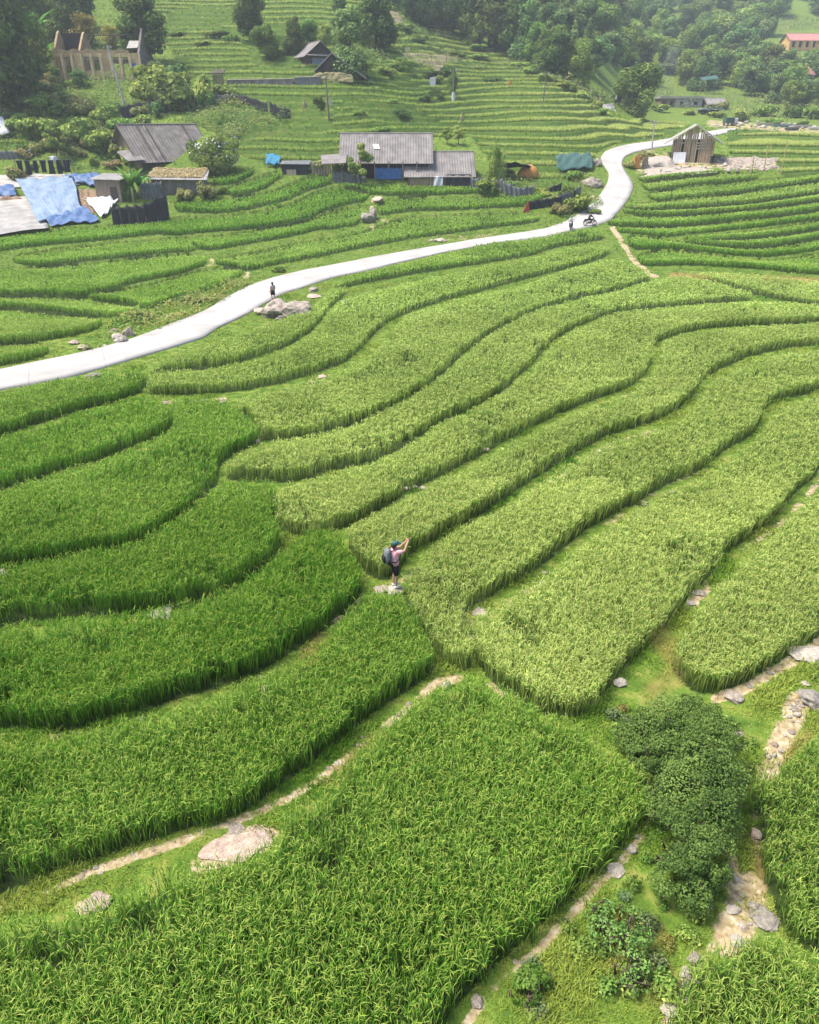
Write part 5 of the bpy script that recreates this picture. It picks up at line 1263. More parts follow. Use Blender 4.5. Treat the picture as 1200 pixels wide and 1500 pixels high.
# washing line
pa, s = gp(27, 262); pb, _ = gp(110, 260)
t = thing('washing_line', 'washing line strung between two posts above the terrace', 'washing line', pa)
d_ = pb - pa; hL = 2.5
for q in (Vector((0, 0, 0)), d_): MB().tube([q - Vector((0, 0, .5)), q + Vector((0, 0, hL))], .06).build('post', M['wood'], t)
MB().tube([Vector((0, 0, hL - .1)), d_ * .5 + Vector((0, 0, hL - .22)), d_ + Vector((0, 0, hL - .1))], .02, 6).build('line', M['netgrey'], t)
for i in range(7):
    b = MB(); ww = .85 + .12 * math.sin(i * 2.3); hh = 1.75 + .15 * math.sin(i * 1.7)
    b.grid(lambda u, v: ((u - .5) * ww * (1 - .25 * abs(math.sin(v * 2.5 + i))), .07 * math.sin(u * 9 + i) * (.4 + v), -hh * v), 10, 10)
    o = part(b, 'garment', 'indigo', None, solid=.03, smooth=True)
    o.location = pa + d_ * ((i + .55) / 7.3) + Vector((0, 0, hL - .12)); o.rotation_euler = (0, 0, math.atan2(d_.y, d_.x))
    tag(o, 'dark indigo garment hanging on the washing line', 'clothing', 'dark garments on the washing line')
o = part(MB().grid(lambda u, v: ((u - .5) * 1.2, .1 * math.sin(u * 7 + v * 2), -.7 * v), 8, 6), 'garment', 'cloth', None, solid=.03, smooth=True)
o.location = pa + d_ * .62 + Vector((0, 1.2, hL + .3)); tag(o, 'white cloth showing above the dark washing', 'clothing')

# --- ruin
M['plaster_brown'] = mat('weathered_brown_plaster', (.40, .29, .175), (.24, .17, .11), scale=1.1, rough=.95, bump=.5)
pc, s = gp(147, 117); w = 128 / s; h = 31 / s / 1.06; rise = 32 / s / 1.06; dd = 7.5
t = thing('ruined_house', 'roofless ochre ruin with empty windows and broken gables', 'house', pc + Vector((0, dd / 2, .5)), math.radians(-2))
b = MB(); y = -dd / 2; n = 9; pit = w / n
ops = {1: (0, 3.0), 3: (.9, 3.0), 4: (.9, 3.0), 6: (.9, 3.0), 7: (0, 3.0), 0: (.9, 3.0)}
for i in range(n):
    x0 = -w / 2 + i * pit
    if i in ops:
        z0, z1 = ops[i]
        b.box(x0, x0 + pit * .22, y, y + .3, -1.5, h); b.box(x0 + pit * .78, x0 + pit, y, y + .3, -1.5, h)
        b.box(x0 + pit * .22, x0 + pit * .78, y, y + .3, z1, h)
        b.box(x0 + pit * .22, x0 + pit * .78, y, y + .3, -1.5, max(z0, -1.4))
    else: b.box(x0, x0 + pit, y, y + .3, -1.5, h)
part(b, 'front_wall', 'plaster', t)
PIL = mat('pale_plaster', (.66, .54, .36), (.45, .35, .23), scale=1, rough=.95, bump=.3)
for i in range(n + 1): part(MB().box(-w / 2 + i * pit - .14, -w / 2 + i * pit + .14, y - .14, y - .005, -1.5, h - .1), 'pilaster', PIL, t)
part(MB().box(-w / 2, w / 2, dd / 2 - .3, dd / 2, -1.5, h * .95), 'back_wall', 'plank_dark', t)  # back wall coloured dark to paint the shade inside the ruin
part(MB().box(-w / 2 + .3, w / 2 - .3, -dd / 2 + .35, dd / 2 - .3, -.9, -.5), 'darkened_floor', 'plank_dark', t)  # floor added in a dark tone, interior shade put into its colour
for nm, x, m_, top in (('gable', -w / 2, 'plaster_brown', 1.0), ('gable', -w / 2 + w * .29, 'plaster_brown', .95), ('gable', w / 2 - .4, 'mudwall', 1.12)):
    MB().add([(xx, yy, zz) for xx in (x, x + .35) for yy, zz in ((-dd / 2 + .3, -1.5), (dd / 2 - .3, -1.5), (dd / 2 - .3, h), (.9, h + rise * top * .78), (.2, h + rise * top), (-.4, h + rise * top * .9), (-dd / 2 + .3, h))], [(0, 6, 5, 4, 3, 2, 1), (7, 8, 9, 10, 11, 12, 13)] + [(i, (i + 1) % 7, (i + 1) % 7 + 7, i + 7) for i in range(7)]).build(nm, M[m_], t)
b = MB()
for i in range(34):
    x = -w / 2 + .2 + i * (w - 2.0) / 34; zt = h + rise * (.15 + .03 * math.sin(i * .9) + .02 * math.sin(i * 5.1)); b.box(x, x + (w - 2.0) / 34, y, y + .28, h, zt)
b.build('parapet', M['plaster_brown'], t)
MB().slab((w / 2 - 2.4, -.8, h + rise * .55), (w / 2 - .5, -.8, h + rise * .55), (w / 2 - .5, -2.8, h + rise * .22), (w / 2 - 2.4, -2.8, h + rise * .2), .06).build('loose_sheet', M['roof_pale'], t)
part(MB().box(-w / 2 + .4, -w / 2 + w * .29, 1.2, 1.4, h, h + rise * .92), 'void_panel', 'dark', t)  # near-black sheet painted as the shaded void between the gables, no roof here
b = MB()
for i in range(5): b.tube([(-w / 2 + w * .29 + i * 1.6, -1.9, h + rise * .4), (-w / 2 + w * .29 + i * 1.6, .1, h + rise * .8)], .07, 6)
b.tube([(-w / 2 + w * .29, .1, h + rise * .82), (w / 2 - .3, .1, h + rise * .8)], .08, 6); part(b, 'rafter', 'plank_dark', t)
for i in ops: b = MB(); b.box(-w / 2 + (i + .25) * pit, -w / 2 + (i + .75) * pit, y + .12, y + .2, 2.55, 2.75); b.box(-w / 2 + (i + .48) * pit, -w / 2 + (i + .52) * pit, y + .12, y + .2, .9, 2.55); part(b, 'window_frame', 'plank_pale', t)
o = part(MB().grid(lambda u, v: (u * .9, .05 * math.sin(u * 8), 1.4 - 1.4 * v), 8, 8), 'blue_cloth', 'bluepanel', None, solid=.03)
o.location = t.location + Vector((w / 2 - 1.9, y - .3, .6)); tag(o, 'scrap of blue cloth hanging on the ruin corner', 'cloth')

# --- two upper huts
pc, s = gp(457, 94)
hD = gable_house('hillside_hut', 'upper grey hut with broad pale roof and blue front', 'hut', pc + Vector((0, 3, 0)), math.radians(-62), 6.5, 5.4, 2.0, 2.0, .6, 'plank_dark', 'roof', 'plank_dark')
part(MB().box(3.26, 3.32, -1.6, 1.2, .0, 1.5), 'blue_front', 'sky', hD); part(MB().box(3.27, 3.33, 1.3, 2.2, .0, 1.5), 'door', 'red', hD)
MB().slab((3.0, -2.8, 2.15), (3.0, 2.8, 2.15), (4.4, 2.8, 1.75), (4.4, -2.8, 1.75), .06).build('porch_roof', M['roof'], hD)
pc, s = gp(492, 116)
t = thing('gabled_hut', 'steep gabled dark wooden hut with a long one sided roof', 'hut', pc + Vector((0, 3.2, 0)), math.radians(-4))
q = 1 / s
XL, XR, XA = -30 * q, 46 * q, -3 * q; ZL, ZA, ZR = 13 * q, 36 * q, 4 * q
for nm, A_, B_ in (('roof', (XA, ZA), (XL, ZL)), ('roof', (XA, ZA), (XR, ZR))):
    r = MB(); corr(r, (A_[0], 4.2, A_[1]), (A_[0], -3.8, A_[1]), (B_[0], -3.8, B_[1]), (B_[0], 4.2, B_[1]), 22); r.build(nm, M['roof_old'], t, solid=.08)
MB().prism([(XL + 1.2, -1), (XR - 2.4, -1), (XR - 2.4, ZR + 1.0), (XA, ZA - .25), (XL + 1.2, ZL + .6)], -2.9, 3.6).build('wall', M['plank_dark'], t)
b = MB(); b.slab((XA, -3.95, ZA + .02), (XA, -3.83, ZA + .02), (XL, -3.83, ZL + .02), (XL, -3.95, ZL + .02), .2); b.slab((XA, -3.95, ZA + .02), (XA, -3.83, ZA + .02), (XR, -3.83, ZR + .02), (XR, -3.95, ZR + .02), .2); part(b, 'barge_board', 'roof', t)
part(MB().box(XR - 3.6, XR - 2.45, -3.1, -2.95, -.8, 1.2), 'door', 'dark', t)
p_, s_ = gp(488, 117)
b = MB(); b.grid(lambda u, v: ((u - .5) * 7.2, -(1 - v) * .9 + .2 * mnoise.noise(Vector((u * 9, v * 5, 1))), (1.5 * math.sin(v * 2.2) + .3 * mnoise.noise(Vector((u * 8, v * 4, 3)))) * (.5 + .5 * math.sin(PI * u) ** .5)), 40, 14)
o = part(b, 'straw_heap', 'thatch', None, solid=.1); o.location = p_ - Vector((0, .4, .1)); tag(o, 'long heap of drying straw in front of the steep gabled hut', 'straw heap')
for (x0, x1, y, h_, m_, lb) in ((333, 430, 120, 9, 'mudwall', 'long low grey wall with sheet top behind the green terraces'), (432, 470, 119, 6, 'netgrey', 'low grey net wall between the long wall and straw heap')):
    pa, s = gp(x0, y + 3); pb, _ = gp(x1, y + 3); d_ = pb - pa
    t = thing('low_wall', lb, 'wall', pa)
    b = MB(); b.slab((0, 0, h_ / s), tuple(d_ + Vector((0, 0, h_ / s))), tuple(d_ + Vector((0, 0, -.6))), (0, 0, -.6), .25); part(b, 'wall', m_, t)
    b = MB(); b.slab(tuple(Vector((0, .7, h_ / s + .15))), tuple(d_ + Vector((0, .7, h_ / s + .12))), tuple(d_ + Vector((0, -.3, h_ / s + .02))), (0, -.3, h_ / s + .02), .06); part(b, 'coping', 'roof_old', t)
pc, s = gp(322, 138); t = thing('watch_shelter', 'tiny grass roofed shelter at the end of the black fence', 'shelter', pc)
part(MB().box(-.8, .8, -.6, .6, -.4, 3.0), 'wall', 'thatch', t); MB().slab((-1.2, .9, 3.6), (1.3, .9, 3.8), (1.2, -1, 3.2), (-1.2, -1, 3.1), .12).build('roof', M['plank_dark'], t)

# --- plank hut at the right
pc, s = gp(1022, 238); wH = 58 / s
t = thing('plank_hut', 'tall unfinished plank hut with pale gabled roof beside the lane', 'hut', pc + Vector((0, 3.4, .05)), math.radians(-17))
XE = 41 / s; ZA = 51 / s / 1.05; ZE = 25 / s / 1.05
for sx in (-1, 1):
    r = MB(); corr(r, (0, 3.8, ZA), (0, -4.2, ZA), (sx * XE, -4.2, ZE), (sx * XE, 3.8, ZE), 20, .03); r.build('roof', M['roof_pale'], t, solid=.14)
b = MB(); zz = lambda x: ZA - abs(x) / XE * (ZA - ZE) - .22
n = 22
for i in range(n):
    x = -wH / 2 + i * wH / n; w_ = wH / n * random.uniform(.7, .96); 
    if i in (5, 13): continue
    b.add([(x, -3.42 + random.uniform(0, .05), -.8), (x + w_, -3.42, -.8), (x + w_, -3.42, zz(x + w_) - random.choice([0, 0, 0, 0, .12])), (x, -3.42, zz(x)), (x, -3.36, -.8), (x + w_, -3.36, -.8), (x + w_, -3.36, zz(x + w_)), (x, -3.36, zz(x))], [(0, 1, 2, 3), (7, 6, 5, 4), (0, 4, 5, 1), (1, 5, 6, 2), (2, 6, 7, 3), (3, 7, 4, 0)])
part(b, 'plank_front', 'plank_warm', t)
b = MB(); b.box(-wH / 2, -wH / 2 + .1, -3.3, 3.4, -.8, ZE + .3); b.box(wH / 2 - .1, wH / 2, -3.3, 3.4, -.8, ZE + .3); b.box(-wH / 2 + .1, wH / 2 - .1, 3.3, 3.4, -.8, ZE + .5); part(b, 'side_wall', 'plank_dark', t)
b = MB()
for x0, x1, z in ((.3, 2.6, 2.4), (.5, 2.7, 2.8), (.1, 2.4, 2.0), (-2.8, -1.4, 2.7)): b.slab((x0, -3.52, z), (x1, -3.52, z + .12), (x1, -3.52, z - .12), (x0, -3.52, z - .22), .05)
for x in (-1.9, -.7, .35): b.slab((x, -3.56, ZA - 1.0), (x + .2, -3.56, ZA - 1.0), (x + .1, -3.60, -.4), (x - .12, -3.60, -.4), .06)
part(b, 'loose_board', 'plank_pale', t)
o = part(MB().slab((-.95, 0, 1.45), (.95, 0, 1.5), (.95, -.45, -.05), (-.95, -.45, -.05), .06), 'white_board', 'cloth', None); o.location = t.matrix_basis @ Vector((-1.9, -3.75, -.1)); o.rotation_euler.z = t.rotation_euler.z; tag(o, 'white board leaning on the plank hut front', 'board')
o = part(MB().box(-.22, .22, -.2, .2, 0, .9).box(-.28, .28, -.25, .25, .9, 1.0), 'water_drum', 'net', None, bevel=.03); o.location = t.matrix_basis @ Vector((wH / 2 - .1, -3.9, -.1)); tag(o, 'dark upright drum at the corner of the plank hut', 'drum')
drape('gravel_heap', [(945, 233), (985, 232), (992, 246), (940, 248)], 'sand', 'pale heap of gravel beside the plank hut', 'gravel heap', .8, .06, 24, 14, 11, heap=True)
drape('gravel_yard', [(930, 246), (1052, 240), (1050, 252), (935, 258)], 'sand', 'pale gravel spread in front of the plank hut', 'gravel', .05, .06, 40, 10, 12, heap=True)
M['rubble'] = mat('loose_rubble', (.42, .35, .28), (.15, .125, .10), scale=2.6, rough=1, bump=1.0, detail=12)
o = drape('rubble_bank', [(1055, 230), (1142, 229), (1142, 251), (1050, 249)], 'rubble', 'stony bank right of the plank hut held by a post fence', 'bank', .2, .22, 60, 20, 13, heap=True)
for i in range(70):
    x = random.uniform(1050, 1142); y = random.uniform(231, 252)
    rock(x, y, random.uniform(3, 8), random.uniform(2, 5), 'stone of the rubble bank and yard beside the plank hut', random.choice(['stone', 'white', 'pink', 'grey']), 'stones of the rubble bank', name='pebble', sub=2)
for i in range(30):
    x = random.uniform(935, 1050); y = random.uniform(241, 256)
    rock(x, y, random.uniform(3, 7), random.uniform(2, 4), 'stone of the rubble bank and yard beside the plank hut', random.choice(['stone', 'white', 'pink']), 'stones of the rubble bank', name='pebble', sub=2)
GPO = 'bamboo posts by the plank hut'
for (x, y, h_) in ((1143, 256, 46), (1118, 250, 34), (1100, 252, 22), (1128, 222, 12)):
    pc, s = gp(x, y); o = part(MB().tube([(0, 0, -.4), (.1, 0, h_ / s * .5), (.0, .05, h_ / s)], [.09, .08, .06]), 'bamboo_post', 'bamboo', None); o.location = pc; tag(o, 'thin bamboo post at the stony bank beside the plank hut', 'post', GPO)
for (x, y, w_, h_, m_, lb) in ((932, 246, 8, 16, 'orange', 'stack of orange bricks left of the gravel heap'), (944, 246, 7, 14, 'plank', 'stack of brown boards left of the gravel heap')):
    pc, s = gp(x, y); b = MB()
    for k in range(6): b.box(-w_ / s / 2 + random.uniform(-.06, .06), w_ / s / 2 + random.uniform(-.06, .06), -.4, .4, k * h_ / s / 6, (k + .92) * h_ / s / 6)
    o = part(b, 'material_stack', m_, None); o.location = pc; tag(o, lb, 'stack')

# --- fences of shade net
def net_fence(px, hpx, m_, label, name='net_fence'):
    pts = [gp(x, y) for x, y in px]; t = thing(name, label, 'fence', pts[0][0]); o0 = pts[0][0]
    P = [p - o0 for p, _ in pts]; hs = [hpx / s for _, s in pts]; n = len(P)
    def fn(u, v):
        k = min(int(u * (n - 1)), n - 2); f = u * (n - 1) - k; b_ = P[k].lerp(P[k + 1], f); h_ = hs[k] + (hs[k + 1] - hs[k]) * f
        sag = .12 * h_ * math.sin(PI * ((u * (n - 1) * 2) % 1))
        return b_ + Vector((0, .10 * math.sin(u * 40 + v * 3), -.3 + (h_ + .3 - sag * v) * v))
    part(MB().grid(fn, n * 14, 6), 'net', m_, t, solid=.015, smooth=True)
    for k in range(n):
        for f in (0, .5):
            if k == n - 1 and f: continue
            q = P[k].lerp(P[min(k + 1, n - 1)], f); part(MB().tube([q + Vector((0, .05, -.4)), q + Vector((0, .05, hs[k] + .25))], .045, 6), 'post', 'wood', t)
    return t
net_fence([(166, 328), (190, 326), (215, 325), (248, 318)], 34, 'net', 'black net fence at the foot of the thatched shed')
net_fence([(208, 292), (224, 292), (240, 290)], 24, 'netgrey', 'grey mesh screen beside the thatched shed wall')
net_fence([(178, 176), (205, 170), (235, 166), (268, 158)], 18, 'net', 'sagging black net fence above the old grey roof')
net_fence([(268, 156), (300, 152), (335, 148)], 12, 'netgrey', 'thin black netting continuing past the pale green shrub')
net_fence([(330, 146), (360, 154), (392, 160)], 12, 'net', 'black netting running down the terraces, upper length')
net_fence([(396, 166), (412, 170), (426, 172)], 15, 'net', 'black netting running down the terraces, lower end')
net_fence([(488, 268), (505, 267), (536, 266)], 15, 'netgrey', 'grey mesh fence left of the blue panels')
net_fence([(690, 276), (712, 278), (735, 282)], 20, 'netgrey', 'grey mesh fence right of the plank fronted house')
net_fence([(736, 284), (760, 286), (782, 284)], 18, 'netgrey', 'dark wavy net fence near the orange stack')
net_fence([(772, 308), (800, 304), (822, 300)], 13, 'net', 'black net panel with a red end beside the lane')
net_fence([(800, 282), (822, 280)], 12, 'net', 'short black net under the teal shelter')
net_fence([(818, 300), (838, 294), (850, 286)], 14, 'netgrey', 'grey net fence climbing inside the lane bend')
net_fence([(0, 234), (24, 233), (48, 231)], 12, 'netgrey', 'thin grey fence under the white roof corner')
pc, s = gp(771, 310); o = part(MB().add([(-.45, -.1, 0), (.45, -.1, 0), (.2, -.1, 1.3), (-.45, .1, 0), (.45, .1, 0), (.2, .1, 1.3)], [(0, 1, 2), (5, 4, 3), (0, 3, 4, 1), (1, 4, 5, 2), (2, 5, 3, 0)]), 'red_marker', 'red', None); o.location = pc; tag(o, 'red wedge shaped marker at the end of the black net', 'marker')
drape('teal_net', [(812, 232), (862, 230), (868, 252), (814, 254)], 'netteal', 'teal netting stretched over a low shelter by the lane bend', 'net', 1.0, .2, 24, 14, 15)
drape('blue_net', [(389, 230), (410, 234), (411, 247), (391, 246)], 'netblue', 'bright blue net left of the bean trellis', 'net', .9, .15, 16, 10, 16)
pc, s = gp(432, 257); t = thing('net_shed', 'low shed wrapped in black net with a pale box front', 'shed', pc + Vector((0, 1.2, 0)))
part(MB().box(-1.9, 1.9, -1, 1.2, -.6, 1.35), 'wall', 'net', t); part(MB().box(-1.2, .2, -1.15, -1.02, -.4, .75), 'box_front', 'plank_pale', t)
MB().slab((-2.1, 1.4, 1.75), (2.2, 1.4, 1.8), (2.2, -1.2, 1.4), (-2.1, -1.2, 1.45), .06).build('roof', M['netgrey'], t)
pc, s = gp(475, 254); b = MB()
for i in range(9): b.box(-1.8 + i * .42, -1.8 + i * .42 + .3, -.1, .1, -.2, 1.5 + .15 * math.sin(i * 2.7))
o = part(b, 'plank_fence', 'plank_pale', None); o.location = pc; tag(o, 'pale plank fence behind the bean vines', 'fence')
pc, s = gp(773, 258); b = MB(); b.loft([(0, 0, -.2, 1.5, 1.2), (0, 0, .5, 1.6, 1.3), (.1, 0, 1.2, 1.2, 1.0), (.1, 0, 1.7, .4, .35)])
o = part(b, 'straw_stack', 'orange', None, smooth=True); o.location = pc; tag(o, 'rounded orange stack behind the wavy net fence', 'stack')
pc, s = gp(748, 262); b = MB(); b.grid(lambda u, v: ((u - .5) * 5.5, (v - .5) * 2.4, 1.5 + .7 * math.sin(u * 3) * (1 - v) + .25 * mnoise.noise(Vector((u * 6, v * 5, 0)))), 24, 10)
o = part(b, 'dark_tarp', 'net', None, solid=.05, smooth=True); o.location = pc; tag(o, 'dark tarp over stored goods right of the house', 'tarpaulin')

# --- poles
def pole(top, foot, label, name='utility_pole', m_='wood', arm=True, r=.13):
    p, s = gp(*foot); h_ = (foot[1] - top[1]) / s / 1.08; lx = (top[0] - foot[0]) / s
    t = thing(name, label, 'pole', p)
    part(MB().tube([(0, 0, -.5), (lx * .5, 0, h_ * .5), (lx, 0, h_)], [r, r * .85, r * .7], 10), 'shaft', m_, t)
    if arm: ca = part(MB().box(lx - .7, lx + .7, -.06, .06, h_ - .45, h_ - .33), 'crossarm', 'wood', t); [part(MB().tube([(lx + k, 0, h_ - .33), (lx + k, 0, h_ - .12)], .05, 6), 'insulator', 'cloth', ca) for k in (-.6, 0.3, .6)]
    return t
pole((172, 74), (185, 160), 'leaning grey power pole in front of the ruin', m_='conc', r=.22)
t = pole((480, 118), (482, 176), 'grey power pole on the terraces below the straw heap', r=.16); p, s = gp(482, 176)
part(MB().box(.15, .55, -.2, .2, 1.9, 3.0), 'meter_box', 'conc', t)
t = pole((664, 100), (664, 148), 'weathered power pole with a white base in dark bushes', r=.17); part(MB().tube([(0, 0, .5), (0, 0, 2.0)], .3, 10), 'white_sleeve', 'cloth', t)
pole((953, 178), (955, 220), 'pale power pole beside the lane behind the plank hut', m_='conc', r=.13)
pole((797, 105), (795, 155), 'thin grey power pole among the hillside terraces', r=.12)
pole((654, 76), (654, 92), 'short thin pole near bare soil on the hillside', arm=False, r=.10)
pole((558, 0), (558, 66), 'thin pale pole in front of the column shaped tree', arm=False, r=.06)
GSC = 'scarecrow stakes in the hillside terraces'
for (x, y, lb) in ((447, 164, 'pale scarecrow standing between the two lower fences and pole'), (677, 182, 'buff scarecrow in the terraces above the smaller roof'), (746, 128, 'orange scarecrow stake high on the right hand terraces')):
    p, s = gp(x, y); t = thing('scarecrow', lb, 'scarecrow', p, 0)
    part(MB().tube([(0, 0, -.3), (0, 0, 1.6)], .04, 6), 'stake', 'bamboo', t)
    part(MB().loft([(0, 0, .55, .30, .2), (0, 0, .9, .38, .24), (0, 0, 1.3, .30, .2), (0, 0, 1.42, .12, .1)]), 'shirt', 'thatch' if x != 746 else 'orange', t); part(MB().ball((0, 0, 1.6), .17), 'head', 'thatch', t)
p, s = gp(634, 128); t = thing('white_sign', 'white upright board standing on the hillside terraces', 'sign', p)
part(MB().box(-.55, .55, -.05, .05, .3, 1.9), 'board', 'cloth', t, bevel=.02); [part(MB().box(x - .04, x + .04, .055, .12, -.4, 1.6), 'leg', 'wood', t) for x in (-.4, .4)]

# --- far village
def far_house(px, py, wpx, hpx, label, wall, roof, rise=.35, flat=False, dep=6, rz=0):
    p, s = gp(px, py); w = wpx / s; h_ = hpx / s
    if flat:
        t = thing('flat_house', label, 'house', p + Vector((0, dep / 2, 0)), rz)
        part(MB().box(-w / 2, w / 2, -dep / 2, dep / 2, -1.5, h_ * .8), 'wall', wall, t); MB().box(-w / 2 - .4, w / 2 + .4, -dep / 2 - .6, dep / 2 + .3, h_ * .8, h_).build('roof', M[roof], t)
    else: t = gable_house('village_house', label, 'house', p + Vector((0, dep / 2, 0)), rz, w, dep, h_ * (1 - rise), h_ * rise, .5, wall, roof, wall)
    n = max(2, int(w / 2.6))
    for i in range(n):
        x = -w / 2 + (i + .5) * w / n; part(MB().box(x - .5, x + .5, -dep / 2 - .06, -dep / 2 - .02, h_ * .18, h_ * .52), 'window', 'dark', t)
    return t
t = far_house(1190, 74, 72, 22, 'long ochre house with a red roof across the far field', 'yellow', 'redroof', .4, dep=8, rz=.05)
for i in range(8): part(MB().box(-10 + i * 2.9, -10 + i * 2.9 + .35, -4.6, -4.3, -1, 3.6), 'porch_column', 'yellow', t)
far_house(978, 157, 22, 14, 'small red brick house at the start of the far village', 'brick', 'roof_pale', flat=True)
far_house(1008, 157, 40, 14, 'open fronted grey house in the far village by the smoke', 'conc', 'roof_pale', flat=True)
far_house(1050, 160, 26, 14, 'brown roofed house at the end of the far village', 'mudwall', 'roof', .5)
far_house(1042, 168, 26, 8, 'pale blue roofed shed below the brown roofed house', 'dark', 'sky', flat=True, dep=4)
p, s = gp(1036, 138); o = part(MB().slab((-2.5, 2, 4.5), (2.5, 2, 5.2), (2.6, -1, 4.2), (-2.4, -1, 3.6), .1), 'teal_canopy', 'netteal', None)
for x in (-2.2, 2.2): part(MB().tube([(x, .5, -.5), (x, .5, 4.0)], .1, 6), 'post', 'wood', o)
o.location = p; tag(o, 'teal canopy on posts above the far village', 'canopy')
p, s = gp(1176, 138); t = thing('tower_house', 'narrow white house with a red cap among far trees', 'house', p)
part(MB().box(-1.6, 1.6, -1.5, 1.5, -1, 5.2), 'wall', 'cloth', t); part(MB().loft([(0, 0, 5.2, 2.6, 2.4), (0, 0, 6.0, 2.0, 1.8), (0, 0, 7.4, .2, .2)]), 'roof', 'redroof', t); part(MB().box(-.5, .5, -1.56, -1.52, 1.5, 3.2), 'window', 'dark', t)
far_house(1046, 112, 20, 7, 'pale walled house half hidden in the far forest', 'cloth', 'roof_pale', flat=True, dep=4)
# stone bank and boats by the stream
GB2 = 'boats and boards along the far stream bank'
for (x, y, w_, m_) in ((1120, 184, 26, 'conc'), (1148, 186, 34, 'sky'), (1176, 187, 30, 'conc'), (1195, 190, 24, 'cloth'), (1128, 178, 16, 'cloth'), (1160, 191, 22, 'netgrey')):
    p, s = gp(x, y); w = w_ / s
    b = MB(); b.loft([(0, 0, 0, w * .42, .5), (0, 0, .45, w * .5, .75), (0, 0, .55, w * .5, .75)])
    o = part(b, 'long_boat', m_, None); o.location = p; tag(o, 'low pale boat shaped load lying on the far stream bank', 'boat', GB2)
for i in range(26):
    x = random.uniform(1040, 1200); y = 184 + (x - 1040) * .03 + random.uniform(-6, 4)
    rock(x, y, random.uniform(4, 10), random.uniform(2, 5), 'pale stone of the rubble along the far stream bank', random.choice(['stone', 'white', 'grey']), 'stones of the far stream bank', name='pebble', sub=2)
p, s = gp(1068, 184); t = thing('parked_truck', 'small white and green truck at the end of the lane', 'truck', p, .3)
part(MB().box(-1.4, .8, -.7, .7, .5, 1.7), 'cargo_box', 'netteal', t, bevel=.05); part(MB().box(.85, 1.8, -.7, .7, .45, 1.6), 'cab', 'cloth', t, bevel=.12)
for x in (-.9, 1.2):
    for y in (-.72, .72): MB().ring((x, y, .3), .22, .1).build('wheel', M['dark'], t)
p, s = gp(902, 152); t = thing('person', 'small far person in pale clothes at the end of the far lane', 'person', p)
part(MB().loft([(0, 0, .8, .2, .15), (0, 0, 1.1, .22, .15), (0, 0, 1.4, .24, .14), (0, 0, 1.5, .08, .08), (0, 0, 1.6, .1, .11), (0, 0, 1.78, .06, .07)]), 'upper_body', 'cloth', t, smooth=True); b = MB(); [b.tube([(x, 0, .9), (x, 0, .45), (x, 0, 0)], [.11, .08, .06]) for x in (-.1, .1)]; part(b, 'trousers', 'dark', t)
# cables between the poles

# smoke drifting up behind the far village
p, s = gp(972, 150)
b = MB(); b.loft([(0, 4, -1, .6, .6), (.3, 4, 3, 1.6, 1.4), (1.0, 4, 7, 2.6, 2.2), (2.2, 4, 11, 3.4, 2.6), (3.2, 4, 14, 2.6, 2.0), (3.6, 4, 16, .8, .6)]); me = bpy.data.meshes.new('smoke'); me.from_pydata(b.v, [], b.f)
m_, nt_, bs_ = new_mat('wood_smoke'); nt_.nodes.remove(bs_); vv = nt_.nodes.new('ShaderNodeVolumePrincipled'); vv.inputs['Color'].default_value = (.75, .82, .95, 1); vv.inputs['Density'].default_value = .09
tc_ = nt_.nodes.new('ShaderNodeTexCoord'); nn_ = nt_.nodes.new('ShaderNodeTexNoise'); nn_.inputs['Scale'].default_value = .35; nn_.inputs['Detail'].default_value = 4; rr_ = nt_.nodes.new('ShaderNodeMapRange'); rr_.inputs[1].default_value = .45; rr_.inputs[2].default_value = .75; rr_.inputs[4].default_value = .06
nt_.links.new(tc_.outputs['Object'], nn_.inputs['Vector']); nt_.links.new(nn_.outputs['Fac'], rr_.inputs[0]); nt_.links.new(rr_.outputs[0], vv.inputs['Density']); nt_.links.new(vv.outputs[0], nt_.nodes['Material Output'].inputs['Volume'])
me.materials.append(m_); o = add_obj('smoke', me); o.location = p; tag(o, 'bluish wood smoke rising behind the far village', 'smoke', kind='stuff')
